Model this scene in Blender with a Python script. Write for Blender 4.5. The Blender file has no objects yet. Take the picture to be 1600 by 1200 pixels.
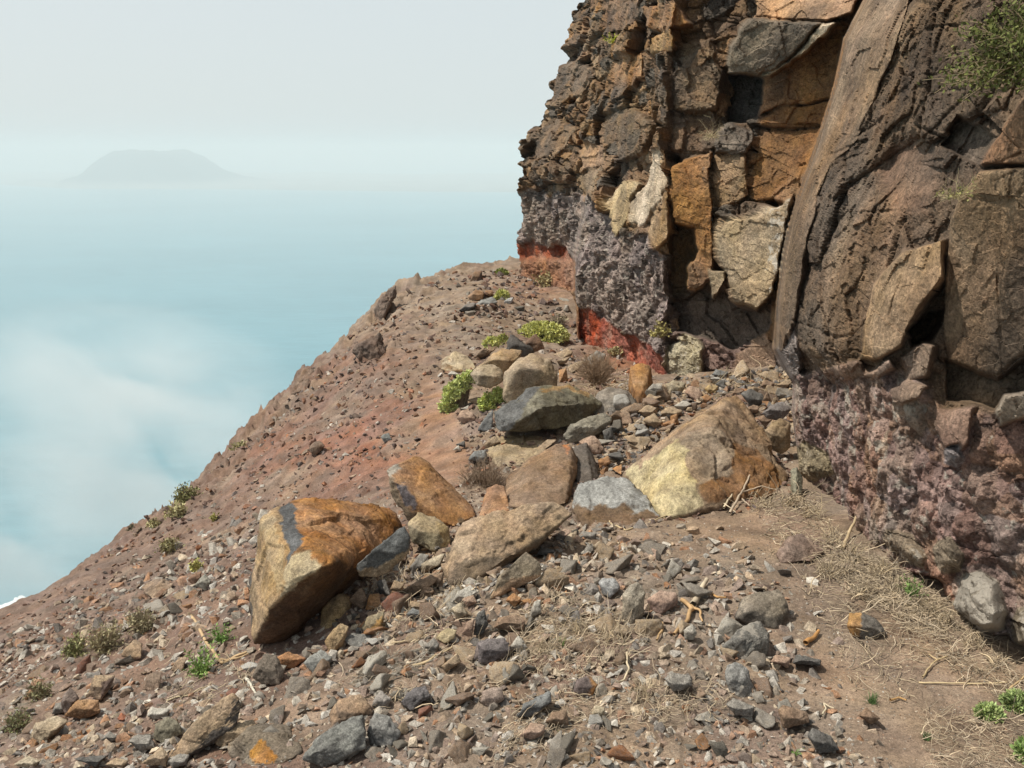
import bpy, bmesh, math, random
import numpy as np
from mathutils import Vector
SC = bpy.context.scene
COL = SC.collection
random.seed(7)
RNG = np.random.default_rng(11)

# ------------------------------------------------------------------ camera, sky, sun, exposure
PITCH = math.radians(16.2)
FPX = 1256.0
SEA_Z = -250.0
cam_d = bpy.data.cameras.new('camera')
cam_d.sensor_width = 36.0
cam_d.lens = 36.0 * FPX / 1600.0
cam_d.clip_start = 0.05
cam_d.clip_end = 120000.0
cam = bpy.data.objects.new('camera', cam_d)
COL.objects.link(cam)
cam.location = (0, 0, 0)
cam.rotation_euler = (math.pi / 2 - PITCH, 0, 0)
SC.camera = cam

SUN_DIR = Vector((-0.52, 0.02, 0.85)).normalized()      # towards the sun
sun_el = math.asin(SUN_DIR.z)
sun_az = math.atan2(SUN_DIR.x, SUN_DIR.y)
sun_d = bpy.data.lights.new('sun', 'SUN')
sun_d.energy = 5.0; sun_d.angle = math.radians(0.5)
sun_d.angle = math.radians(0.6)
sun_d.color = (1.0, 0.94, 0.82)
sun = bpy.data.objects.new('sun', sun_d)
COL.objects.link(sun)
sun.location = (-20, 0, 40)
sun.rotation_euler = SUN_DIR.to_track_quat('Z', 'Y').to_euler()

world = bpy.data.worlds.new('World')
SC.world = world
world.use_nodes = True
nt = world.node_tree
bg = nt.nodes['Background']
sky = nt.nodes.new('ShaderNodeTexSky')
sky.sky_type = 'NISHITA'
sky.sun_disc = False
sky.sun_elevation = sun_el
sky.sun_rotation = sun_az
sky.altitude = 250.0
sky.air_density = 1.0
sky.dust_density = 4.0
sky.ozone_density = 1.0
mixw = nt.nodes.new('ShaderNodeMixRGB')
mixw.inputs['Fac'].default_value = 0.82
mixw.inputs['Color2'].default_value = (7.9, 8.55, 8.6, 1)       # thin bright overcast veil of mist
nt.links.new(sky.outputs['Color'], mixw.inputs['Color1'])
nt.links.new(mixw.outputs['Color'], bg.inputs['Color'])
bg.inputs['Strength'].default_value = 0.10

SC.view_settings.view_transform = 'Standard'
SC.view_settings.look = 'None'
SC.view_settings.gamma = 1.0
SC.view_settings.use_curve_mapping = False
SC.view_settings.exposure = 0.0
SC.cycles.use_denoising = True
SC.cycles.max_bounces = 6
SC.cycles.diffuse_bounces = 3
SC.cycles.volume_bounces = 1
SC.cycles.volume_max_steps = 96
SC.cycles.transparent_max_bounces = 8

# ------------------------------------------------------------------ projection helpers (used to measure where things stand)
CP, SP = math.cos(PITCH), math.sin(PITCH)
def raydir(u, v):
    u = np.asarray(u, float); v = np.asarray(v, float)
    r = (u - 800.0) / FPX; q = -(v - 600.0) / FPX
    return r, CP + q * SP, -SP + q * CP
def unproj(u, v, Y):
    """world point at forward distance Y seen in direction (u, v)"""
    x, y, z = raydir(u, v)
    k = np.asarray(Y, float) / y
    return np.stack(np.broadcast_arrays(x * k, y * k, z * k), -1)
def project(P):
    P = np.asarray(P, float)
    fwd = P[..., 1] * CP - P[..., 2] * SP
    up = P[..., 1] * SP + P[..., 2] * CP
    return 800 + FPX * P[..., 0] / fwd, 600 - FPX * up / fwd, fwd

# ------------------------------------------------------------------ noise in numpy
def _h(ix, iy, iz, s):
    n = (ix.astype(np.uint32) * np.uint32(374761393) + iy.astype(np.uint32) * np.uint32(668265263)
         + iz.astype(np.uint32) * np.uint32(2147483647 & 1274126177) + np.uint32((s * 362437 + 12345) & 0xffffffff))
    n = (n ^ (n >> np.uint32(13))) * np.uint32(1274126177)
    n = (n ^ (n >> np.uint32(16))) * np.uint32(2246822519)
    n = n ^ (n >> np.uint32(15))
    return n
def h01(ix, iy, iz, s):
    return _h(ix, iy, iz, s).astype(np.float32) * np.float32(1 / 4294967296.0)
def vnoise(p, s=0):
    p = np.asarray(p, np.float32)
    i = np.floor(p).astype(np.int64); f = p - i
    f = f * f * f * (f * (f * 6 - 15) + 10)
    i = i.astype(np.int32)
    out = 0
    for a in (0, 1):
        wx = f[..., 0] if a else 1 - f[..., 0]
        for b in (0, 1):
            wy = f[..., 1] if b else 1 - f[..., 1]
            for c in (0, 1):
                wz = f[..., 2] if c else 1 - f[..., 2]
                out = out + wx * wy * wz * h01(i[..., 0] + a, i[..., 1] + b, i[..., 2] + c, s)
    return out * 2 - 1
def fbm(p, s=0, o=4, g=0.5):
    t = 0; a = 1.0; n = 0
    for k in range(o):
        t = t + a * vnoise(np.asarray(p) * (2.03 ** k) + 7.7 * k, s + k); n += a; a *= g
    return t / n
def worley(p, s=0):
    """F1, F2, cell id (uint32), vector from cell point"""
    p = np.asarray(p, np.float32)
    i = np.floor(p).astype(np.int32); f = p - i
    n = p.shape[0]
    F1 = np.full(n, 9, np.float32); F2 = np.full(n, 9, np.float32)
    ID = np.zeros(n, np.uint32); VV = np.zeros((n, 3), np.float32)
    for a in (-1, 0, 1):
        for b in (-1, 0, 1):
            for c in (-1, 0, 1):
                x, y, z = i[:, 0] + a, i[:, 1] + b, i[:, 2] + c
                hh = _h(x, y, z, s)
                jx = (hh & np.uint32(1023)).astype(np.float32) / 1023
                jy = ((hh >> np.uint32(10)) & np.uint32(1023)).astype(np.float32) / 1023
                jz = ((hh >> np.uint32(20)) & np.uint32(1023)).astype(np.float32) / 1023
                dx = f[:, 0] - a - jx; dy = f[:, 1] - b - jy; dz = f[:, 2] - c - jz
                d = dx * dx + dy * dy + dz * dz
                m = d < F1
                F2 = np.where(m, F1, np.minimum(F2, d))
                F1 = np.where(m, d, F1)
                ID = np.where(m, hh, ID)
                VV[m, 0] = dx[m]; VV[m, 1] = dy[m]; VV[m, 2] = dz[m]
    return np.sqrt(F1), np.sqrt(F2), ID, VV
def idr(ID, k):
    n = (ID ^ np.uint32(k * 2654435 + 97)) * np.uint32(2246822519)
    n = (n ^ (n >> np.uint32(15))) * np.uint32(3266489917)
    n = n ^ (n >> np.uint32(16))
    return n.astype(np.float32) / 4294967296.0
def facets(p, s=0, tilt=0.5):
    """broken-rock relief: every cell is a tilted plane with its own offset"""
    F1, F2, ID, VV = worley(p, s)
    t = (idr(ID, 1) - .5) * 1.0
    for k in range(3):
        t = t + (idr(ID, 2 + k) - .5) * 2 * tilt * VV[:, k]
    return t, F2 - F1, ID
def sstep(a, b, x):
    t = np.clip((x - a) / (b - a), 0, 1)
    return t * t * (3 - 2 * t)
def inpoly(u, v, poly):
    """signed pixel distance to a polygon, positive inside"""
    poly = np.asarray(poly, float); n = len(poly)
    x0, y0 = poly.min(0) - 14; x1, y1 = poly.max(0) + 14
    out = np.full(u.shape, -14.0)
    m = (u > x0) & (u < x1) & (v > y0) & (v < y1)
    uu = u[m]; vv = v[m]
    if uu.size == 0: return out
    ins = np.zeros(uu.shape, bool); dm = np.full(uu.shape, 1e9)
    for k in range(n):
        ax, ay = poly[k]; bx, by = poly[(k + 1) % n]
        c = (ay > vv) != (by > vv)
        with np.errstate(divide='ignore', invalid='ignore'):
            xx = (bx - ax) * (vv - ay) / (by - ay + 1e-12) + ax
        ins ^= c & (uu < xx)
        ex, ey = bx - ax, by - ay
        t = np.clip(((uu - ax) * ex + (vv - ay) * ey) / (ex * ex + ey * ey + 1e-9), 0, 1)
        dm = np.minimum(dm, np.hypot(uu - ax - t * ex, vv - ay - t * ey))
    out[m] = np.where(ins, dm, -dm)
    return out

# ------------------------------------------------------------------ materials
def new_mat(name):
    m = bpy.data.materials.new(name); m.use_nodes = True
    m.node_tree.nodes.clear()
    return m, m.node_tree.nodes, m.node_tree.links
def rock_material(name, s1, s2, mott=0.9, bump=1.0, lichen_scale=14.0, rough=0.92):
    m, N, L = new_mat(name)
    out = N.new('ShaderNodeOutputMaterial'); b = N.new('ShaderNodeBsdfPrincipled')
    L.new(b.outputs[0], out.inputs[0])
    b.inputs['Roughness'].default_value = rough
    b.inputs['Specular IOR Level'].default_value = 0.25
    tc = N.new('ShaderNodeTexCoord')
    col = N.new('ShaderNodeAttribute'); col.attribute_name = 'Col'
    lic = N.new('ShaderNodeAttribute'); lic.attribute_name = 'Lich'
    pit = N.new('ShaderNodeAttribute'); pit.attribute_name = 'Pit'
    oi = N.new('ShaderNodeObjectInfo')
    def noise(scale, det=8, rough=.65, lac=2.0, off=0.0):
        n = N.new('ShaderNodeTexNoise'); n.inputs['Scale'].default_value = scale
        n.inputs['Detail'].default_value = det; n.inputs['Roughness'].default_value = rough
        if off:
            mp = N.new('ShaderNodeMapping'); mp.inputs['Location'].default_value = (off, off * .7, -off)
            L.new(tc.outputs['Object'], mp.inputs['Vector']); L.new(mp.outputs[0], n.inputs['Vector'])
        else:
            L.new(tc.outputs['Object'], n.inputs['Vector'])
        return n
    def ramp(src, a, bb, lo=0., hi=1.):
        r = N.new('ShaderNodeMapRange'); r.interpolation_type = 'SMOOTHSTEP'
        r.inputs['From Min'].default_value = a; r.inputs['From Max'].default_value = bb
        r.inputs['To Min'].default_value = lo; r.inputs['To Max'].default_value = hi
        L.new(src, r.inputs['Value']); return r
    def mul(x, y, op='MULTIPLY'):
        k = N.new('ShaderNodeMath'); k.operation = op
        for i, q in enumerate((x, y)):
            if isinstance(q, (int, float)): k.inputs[i].default_value = q
            else: L.new(q, k.inputs[i])
        return k
    n1 = noise(s1); n2 = noise(s2, 6, .7, off=3.1); n3 = noise(lichen_scale, 5, .7, off=9.2); n4 = noise(s1 * .35, 4, .6, off=5.5)
    base = N.new('ShaderNodeMixRGB'); base.blend_type = 'MULTIPLY'; base.inputs[0].default_value = 1
    L.new(col.outputs['Color'], base.inputs[1]); L.new(oi.outputs['Color'], base.inputs[2])
    g = N.new('ShaderNodeMath'); g.operation = 'MULTIPLY'
    r1 = ramp(n1.outputs['Fac'], .25, .75, (1 - .45 * mott) * .83, (1 + .45 * mott) * .83)
    r2 = ramp(n2.outputs['Fac'], .3, .7, 1 - .35 * mott, 1 + .35 * mott)
    n5 = noise(s2 * 3.3, 4, .75, off=7.7); r5 = ramp(n5.outputs['Fac'], .32, .68, 1 - .42 * mott, 1 + .42 * mott)
    g0 = mul(r2.outputs[0], r5.outputs[0]); L.new(r1.outputs[0], g.inputs[0]); L.new(g0.outputs[0], g.inputs[1])
    v = N.new('ShaderNodeVectorMath'); v.operation = 'SCALE'
    L.new(base.outputs[0], v.inputs[0]); L.new(g.outputs[0], v.inputs['Scale'])
    hs = N.new('ShaderNodeHueSaturation')
    L.new(v.outputs[0], hs.inputs['Color'])
    rs = ramp(n4.outputs['Fac'], .3, .7, .82, 1.10); L.new(rs.outputs[0], hs.inputs['Saturation'])
    rh = ramp(n1.outputs['Color'], .3, .7, .494, .506); L.new(rh.outputs[0], hs.inputs['Hue'])
    lm = N.new('ShaderNodeMixRGB'); L.new(hs.outputs[0], lm.inputs[1]); lm.inputs[2].default_value = (.43, .385, .33, 1)
    th = mul(lic.outputs['Fac'], -.42); th2 = mul(th.outputs[0], .78, 'ADD')
    d = mul(n3.outputs['Fac'], th2.outputs[0], 'SUBTRACT')
    lr = ramp(d.outputs[0], 0, .07)
    gate = ramp(lic.outputs['Fac'], .01, .12)
    lf = mul(lr.outputs[0], gate.outputs[0]); lf2 = mul(lf.outputs[0], .8)
    L.new(lf2.outputs[0], lm.inputs[0])
    L.new(lm.outputs[0], b.inputs['Base Color'])
    hsum = mul(n1.outputs['Fac'], 1.0); h2 = mul(n2.outputs['Fac'], .45); hs2 = mul(hsum.outputs[0], h2.outputs[0], 'ADD')
    bp = N.new('ShaderNodeBump'); bp.inputs['Distance'].default_value = 0.03 * bump
    ps = mul(pit.outputs['Fac'], .75); L.new(ps.outputs[0], bp.inputs['Strength'])
    h5 = mul(n5.outputs['Fac'], .22); hs3 = mul(hs2.outputs[0], h5.outputs[0], 'ADD'); L.new(hs3.outputs[0], bp.inputs['Height']); L.new(bp.outputs[0], b.inputs['Normal'])
    return m
M_ROCK = rock_material('weathered_basalt', 9, 60)
M_CLIFF = rock_material('cliff_rock', 3.2, 22, bump=1.6, lichen_scale=11)
M_STONE = rock_material('loose_stone', 16, 90, bump=.5, lichen_scale=40)
M_SOIL = rock_material('volcanic_soil', 5, 70, mott=.8, bump=.8, lichen_scale=30, rough=.97)
def leaf_material(name, base, var=.35, trans=.25):
    m, N, L = new_mat(name)
    out = N.new('ShaderNodeOutputMaterial'); b = N.new('ShaderNodeBsdfPrincipled'); L.new(b.outputs[0], out.inputs[0])
    b.inputs['Roughness'].default_value = .7; b.inputs['Specular IOR Level'].default_value = .2
    a = N.new('ShaderNodeAttribute'); a.attribute_name = 'Col'
    tc = N.new('ShaderNodeTexCoord'); n = N.new('ShaderNodeTexNoise'); n.inputs['Scale'].default_value = 18; n.inputs['Detail'].default_value = 3
    L.new(tc.outputs['Object'], n.inputs['Vector'])
    r = N.new('ShaderNodeMapRange'); r.inputs['From Min'].default_value = .3; r.inputs['From Max'].default_value = .7
    r.inputs['To Min'].default_value = 1 - var; r.inputs['To Max'].default_value = 1 + var; L.new(n.outputs['Fac'], r.inputs['Value'])
    v = N.new('ShaderNodeVectorMath'); v.operation = 'SCALE'
    L.new(a.outputs['Color'], v.inputs[0]); L.new(r.outputs[0], v.inputs['Scale']); L.new(v.outputs[0], b.inputs['Base Color'])
    return m
M_LEAF = leaf_material('leaves', None)
M_STRAW = leaf_material('dry_stems', None, .25)

# ------------------------------------------------------------------ mesh objects
def mesh_data(name, V, F, mat, col=None, lich=None, pit=None, smooth=True):
    V = np.asarray(V, np.float32); F = np.asarray(F, np.int32)
    me = bpy.data.meshes.new(name)
    me.vertices.add(len(V)); me.vertices.foreach_set('co', V.ravel())
    k = F.shape[1]
    me.loops.add(F.size); me.loops.foreach_set('vertex_index', F.ravel())
    me.polygons.add(len(F))
    me.polygons.foreach_set('loop_start', np.arange(0, F.size, k, dtype=np.int32))
    me.polygons.foreach_set('use_smooth', np.full(len(F), smooth, bool))
    n = len(V)
    c = np.ones((n, 4), np.float32)
    if col is not None: c[:, :3] = col
    a = me.attributes.new('Col', 'FLOAT_COLOR', 'POINT'); a.data.foreach_set('color', c.ravel())
    for nm, val in (('Lich', lich), ('Pit', pit)):
        a = me.attributes.new(nm, 'FLOAT', 'POINT')
        arr = np.broadcast_to(np.asarray(0.0 if (val is None and nm == 'Lich') else (.6 if val is None else val), np.float32), (n,)).copy()
        a.data.foreach_set('value', arr)
    me.update(calc_edges=True)
    me.materials.append(mat)
    return me
def add(name, me, parent=None, loc=(0, 0, 0)):
    o = bpy.data.objects.new(name, me); COL.objects.link(o)
    o.location = loc
    if parent is not None: o.parent = parent
    return o
def tag(o, label=None, cat=None, group=None, kind=None):
    if label: o['label'] = label
    if cat: o['category'] = cat
    if group: o['group'] = group
    if kind: o['kind'] = kind
    return o
def mesh_at(name, V, F, mat, origin, parent=None, **kw):
    V = np.asarray(V) - np.asarray(origin)
    return add(name, mesh_data(name, V, F, mat, **kw), parent, origin if parent is None else (0, 0, 0))
def empty(name, loc):
    o = bpy.data.objects.new(name, None); COL.objects.link(o); o.location = loc; o.empty_display_size = .1
    return o
def grid_faces(nr, nc):
    i = np.arange(nr - 1)[:, None] * nc + np.arange(nc - 1)[None, :]
    return np.stack([i, i + 1, i + nc + 1, i + nc], -1).reshape(-1, 4)

# ------------------------------------------------------------------ terrain: one height field in world metres, measured from the photo
KEY = [ # u, v, forward distance
 (1500,1190,1.85),(1100,1190,1.85),(800,1190,1.87),(500,1190,1.95),(200,1190,2.15),(0,1190,2.35),
 (1500,1100,2.15),(1200,1100,2.13),(800,1100,2.15),(500,1100,2.3),(200,1100,2.75),(0,1100,3.1),
 (1200,1000,2.5),(900,1000,2.5),(700,1000,2.6),(450,1000,2.95),(200,1000,3.7),(40,1000,4.6),
 (1450,960,2.7),(1350,860,3.2),(1200,900,3.0),(900,900,3.05),(700,900,3.15),(640,900,3.35),(500,900,3.5),(300,900,4.5),(150,900,6.0),
 (250,930,4.9),(300,840,6.5),(400,780,6.8),(500,820,5.0),(500,700,7.3),(620,760,4.95),(700,740,5.2),(680,640,7.3),
 (1000,820,3.8),(1230,770,4.2),(1120,800,3.95),(950,700,5.4),(1100,610,7.0),(900,600,7.5),(1240,620,6.3),(1150,580,7.7),(1050,650,6.2),
 (860,760,4.5),(800,660,6.2),(800,560,9.3),(850,540,10.8),(985,572,9.95),(760,470,13.0),(850,450,14.8),(640,560,9.5),(560,640,8.2),(560,540,11.6),
 (905,538,11.8),(1040,594,8.85),(815,432,16.2),(0,955,6.0),(100,905,6.8),(210,825,7.8),(300,770,8.8),(385,690,10.0),(470,590,12.2),(580,500,14.0),(620,450,16.0),(730,410,18.5),(815,404,19.0)]
EDGE = [(0,955,6.0),(100,905,6.8),(210,825,7.8),(300,770,8.8),(385,690,10.0),(470,590,12.2),(580,500,14.0),(620,450,16.0),(730,410,18.5),(815,404,19.2)]
KP = np.array([unproj(u, v, Y) for u, v, Y in KEY])
EXTRA = np.array([(0,0,-1.65),(1.2,0,-1.66),(-1.5,0,-2.15),(-3,0,-3.0),(-5,1,-4.2),(0,-3,-1.6),(2,-3,-1.6),(-3,-3,-3.0),(-5,-3,-4.3),(-4.6,3.5,-3.8),
                  (3,2.5,-1.66),(3,4.2,-1.8),(3,6,-1.95),(3,9,-2.2),(2.5,12,-2.4),(1.8,16,-2.42),(1,19,-2.45)])
TP = np.vstack([KP, EXTRA])
def _tps_fit(P, lam=0.004):
    n = len(P); d = np.hypot(P[:, None, 0] - P[None, :, 0], P[:, None, 1] - P[None, :, 1])
    K = np.where(d > 0, d * d * np.log(d + 1e-9), 0) + lam * np.eye(n)
    Q = np.c_[np.ones(n), P[:, :2]]
    A = np.block([[K, Q], [Q.T, np.zeros((3, 3))]])
    return np.linalg.solve(A, np.r_[P[:, 2], 0, 0, 0])
TW = _tps_fit(TP)
EP = np.array([unproj(u, v, Y) for u, v, Y in EDGE])
_ey = np.r_[-6, 2, EP[:, 1], 20.5]; _ex = np.r_[-5.6, -4.9, EP[:, 0], 1.5]
def edge_x(y): return np.interp(y, _ey, _ex)
def _h0(x, y):
    x = np.asarray(x, float); y = np.asarray(y, float)
    ex = edge_x(y)
    yc = np.clip(y, -3, 19.6); xc = np.clip(x, np.maximum(edge_x(yc), -6), 3.2)
    d1 = np.maximum(ex - x, 0); d2 = np.maximum(y - 19.4, 0)
    z = TW[-3] + TW[-2] * xc + TW[-1] * yc
    for k in range(len(TP)):
        r2 = (xc - TP[k, 0]) ** 2 + (yc - TP[k, 1]) ** 2
        z = z + TW[k] * r2 * .5 * np.log(r2 + 1e-12)
    def drop(d): return np.where(d < 1.0, .75 * d + .25 * d * d, 1.0 + 1.25 * (d - 1))
    return z - drop(d1) - drop(d2)
_GX = np.arange(-9, 4.51, .06); _GY = np.arange(-4, 30.01, .06)
_gx, _gy = np.meshgrid(_GX, _GY)
_HG = _h0(_gx, _gy)
_pp = np.stack([_gx, _gy, _gx * 0], -1).reshape(-1, 3)
_HG = _HG + (.05 * fbm(_pp * 1.1, 3, 3) + .03 * fbm(_pp * 3.1, 5, 3)).reshape(_HG.shape) * np.clip((_gy - .5) / 6, .25, 1)
def ground(x, y):
    x = np.asarray(x, float); y = np.asarray(y, float)
    fx = np.clip((x - _GX[0]) / .06, 0, len(_GX) - 1.001); fy = np.clip((y - _GY[0]) / .06, 0, len(_GY) - 1.001)
    i = fx.astype(int); j = fy.astype(int); fx = fx - i; fy = fy - j
    z = (_HG[j, i] * (1 - fx) + _HG[j, i + 1] * fx) * (1 - fy) + (_HG[j + 1, i] * (1 - fx) + _HG[j + 1, i + 1] * fx) * fy
    ox = np.maximum(_GX[0] - x, 0); oy = np.maximum(y - _GY[-1], 0); bx = np.maximum(-4 - y, 0)
    return np.maximum(z - 1.2 * (ox + oy), SEA_Z - 2)
# where a line of sight meets the ground
_MU = np.arange(-400, 2001, 4.0); _MV = np.arange(392, 1501, 4.0)
_mu, _mv = np.meshgrid(_MU, _MV)
_rx, _ry, _rz = raydir(_mu, _mv)
_MY = np.full(_mu.shape, np.nan); _prev = np.full(_mu.shape, .6)
for _Y in np.geomspace(.7, 24, 420):
    _k = _Y / _ry
    hit = np.isnan(_MY) & (_rz * _k < ground(_rx * _k, _Y + 0 * _rx))
    _MY[hit] = .5 * (_Y + _prev[hit]); _prev[:] = _Y
def gdepth(u, v):
    i = np.clip(np.rint((np.asarray(u, float) - _MU[0]) / 4).astype(int), 0, len(_MU) - 1)
    j = np.clip(np.rint((np.asarray(v, float) - _MV[0]) / 4).astype(int), 0, len(_MV) - 1)
    return _MY[j, i]
def gpoint(u, v):
    Y = float(gdepth(u, v))
    if not np.isfinite(Y): Y = float(np.nanmax(_MY[:, int((u - _MU[0]) / 4)]))
    p = unproj(u, v, Y); p[2] = float(ground(p[0], p[1]))
    return p

def blob(u, v, cu, cv, ru, rv):
    return np.exp(-((u - cu) / ru) ** 2 - ((v - cv) / rv) ** 2)
PATH_POLY = [(655,740),(650,700),(655,650),(650,600),(670,580),(690,600),(735,690),(740,740),(715,760),(690,770)]
PATH2_POLY = [(1030,830),(1180,800),(1290,860),(1420,960),(1600,1060),(1600,1200),(1330,1200),(1280,1080),(1220,940),(1150,890),(1040,900)]
def soil_colour(P):
    u, v, w = project(P)
    c = np.tile(np.array([.262, .192, .139]), (len(P), 1))
    n = fbm(P * .8, 21, 4); n2 = fbm(P * 3.0, 22, 4)
    def mixc(c, col, f): f = np.clip(f, 0, 1)[:, None]; return c * (1 - f) + np.array(col) * f
    slope = sstep(760, 560, u) * sstep(470, 560, v)
    c = mixc(c, (.195, .128, .097), slope * .95)
    red = .6 * blob(u, v, 590, 640, 90, 80) + .6 * blob(u, v, 560, 710, 120, 60) + .35 * blob(u, v, 430, 720, 90, 90)
    c = mixc(c, (.30, .125, .075), red * sstep(-.25, .35, n + .6 * n2) * .8)
    c = mixc(c, (.20, .125, .10), sstep(.1, .5, n2) * .6)
    c = mixc(c, (.29, .212, .152), sstep(.05, .5, fbm(P * 1.7, 25, 3)) * .55)
    c = mixc(c, (.285, .165, .105), sstep(-4, 10, inpoly(u, v, PATH_POLY)) * .8)
    c = mixc(c, (.26, .178, .118), sstep(-6, 30, inpoly(u, v, PATH2_POLY)) * .7)
    c = mixc(c, (.27, .14, .085), blob(u, v, 850, 445, 60, 22) * .7)
    c = mixc(c, (.31, .12, .065), blob(u, v, 980, 560, 60, 25) * .6)
    return c * (1 + .25 * fbm(P * 9, 27, 3))[:, None]
def relief(q):
    u, v, w = project(q)
    smooth = np.clip(sstep(-4, 12, inpoly(u, v, PATH_POLY)) * .6 + sstep(-4, 30, inpoly(u, v, PATH2_POLY)) * .5, 0, .8)
    f1, g1, id1 = facets(q * 3.2, 41, .5)
    f2, g2, id2 = facets(q * 11.0, 43, .6)
    amp = .012 * np.clip(q[:, 1] / 4, .5, 2.2)
    rim = sstep(1.6, 0, q[:, 0] - edge_x(q[:, 1])) * sstep(6.5, 9, q[:, 1])
    return (1 - smooth) * (amp * 1.6 * f1 + amp * .9 * f2) + .008 * fbm(q * 14, 44, 4) + rim * (.14 * f1 + .05 * f2)
def surf(x, y):
    """height of the ground with its fine relief"""
    x = np.atleast_1d(np.asarray(x, float)); y = np.atleast_1d(np.asarray(y, float))
    q = np.stack([x, y, ground(x, y)], -1)
    return q[:, 2] + relief(q)
def build_terrain():
    Ys = np.r_[np.linspace(-4, .5, 20), np.geomspace(.6, 1.5, 30)[0:], np.geomspace(1.51, 24, 380), np.geomspace(24.3, 240, 24)]
    As = np.r_[-np.geomspace(6, 1.0, 18), np.linspace(-.98, -.7, 28), np.linspace(-.695, .80, 420), np.geomspace(.82, 3, 16)]
    Yg, Ag = np.meshgrid(Ys, As, indexing='ij')
    X = Ag * np.maximum(Yg, 1.2)
    Xlim = np.where(Ag > 0, np.minimum(X, 4.4), X)
    P = np.stack([Xlim, Yg, ground(Xlim, Yg)], -1).reshape(-1, 3)
    sc = np.clip(P[:, 1], 1.2, 20)
    near = (P[:, 1] < 25)
    q = P[near]
    P[near, 2] += relief(q)
    # the ground runs in under the cliff foot and closes against the rock
    me = mesh_data('hillside_ground', P, grid_faces(len(Ys), len(As)), M_SOIL, col=soil_colour(P), lich=.06, pit=.8)
    o = add('hillside_ground', me)
    o['kind'] = 'structure'
    o['label'] = 'steep brown and reddish scree slope falling to the sea with a worn path'
    return o
build_terrain()

# ------------------------------------------------------------------ cliff
_LV = np.array([-4000,-1500,-600,-200,0,28,60,82,92,106,128,150,172,190,214,240,252,264,276,290,330,380,432,520,1500])
_LU = np.array([1480,1300,1100,975,905,895,893,889,884,869,866,861,848,844,829,819,807,806,810,817,812,813,815,816,820])
_EV = np.array([-4000,-300,0,60,130,220,330,400,470,545,600,640,780,1500]); _EU = np.array([1700,1440,1352,1320,1306,1279,1240,1226,1216,1212,1240,1236,1250,1400])
_CU = lambda v: np.interp(v, [-4000,-300,0,200,600,1500], [1120,1075,1056,1047,1042,1042])
_SU = lambda v: np.interp(v, [-4000,0,250,330,400,520,1500], [1010,965,930,912,899,899,905])
def cliff_depth(u, v):
    uL = np.interp(v, _LV, _LU); uS = _SU(v); uC = _CU(v); uE = np.interp(v, _EV, _EU)
    k = sstep(260, 400, v)
    yS0 = 13.0; yS1 = 13.0 * (1 - k) + 12.0 * k
    yS0 = 13.0 * (1 - k) + 14.1 * k
    t1 = (u - uL) / np.maximum(uS - uL, 1); t2 = (u - uS) / (uC - uS); t3 = (u - uC) / (uE - uC)
    Da = 16.1 + (yS0 - 16.1) * t1; Db = yS1 + (8.9 - yS1) * t2; Dc = 9.15 + (7.7 - 9.15) * np.clip(t3, 0, 1)
    D = Da + (Db - Da) * sstep(-3, 3, u - uS); D = D + (Dc - D) * sstep(-3, 3, u - uC)
    x, y, z = raydir(u, v)
    a = x / y
    xe, ye, ze = raydir(uE, v)
    ash = (xe / ye - .356) * sstep(.56, .40, a)
    aa = a - ash
    Dn = np.interp(np.maximum(aa, .356), [.356,.372,.39,.41,.44,.484,.54,.615,.742,1,1.5,2.5,4,9], [4.78,4.46,4.22,3.97,3.64,3.28,3.0,2.72,2.4,1.9,1.36,.86,.56,.26])
    wE = sstep(-5, 5, u - uE); D = D + (Dn - D) * wE
    zz = D * z / y
    lean = wE * .05 * np.clip(zz + 1.0, 0, 4) + (1 - wE) * .018 * np.clip(zz + .5, 0, 12)
    return D * (1 + lean)
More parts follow.
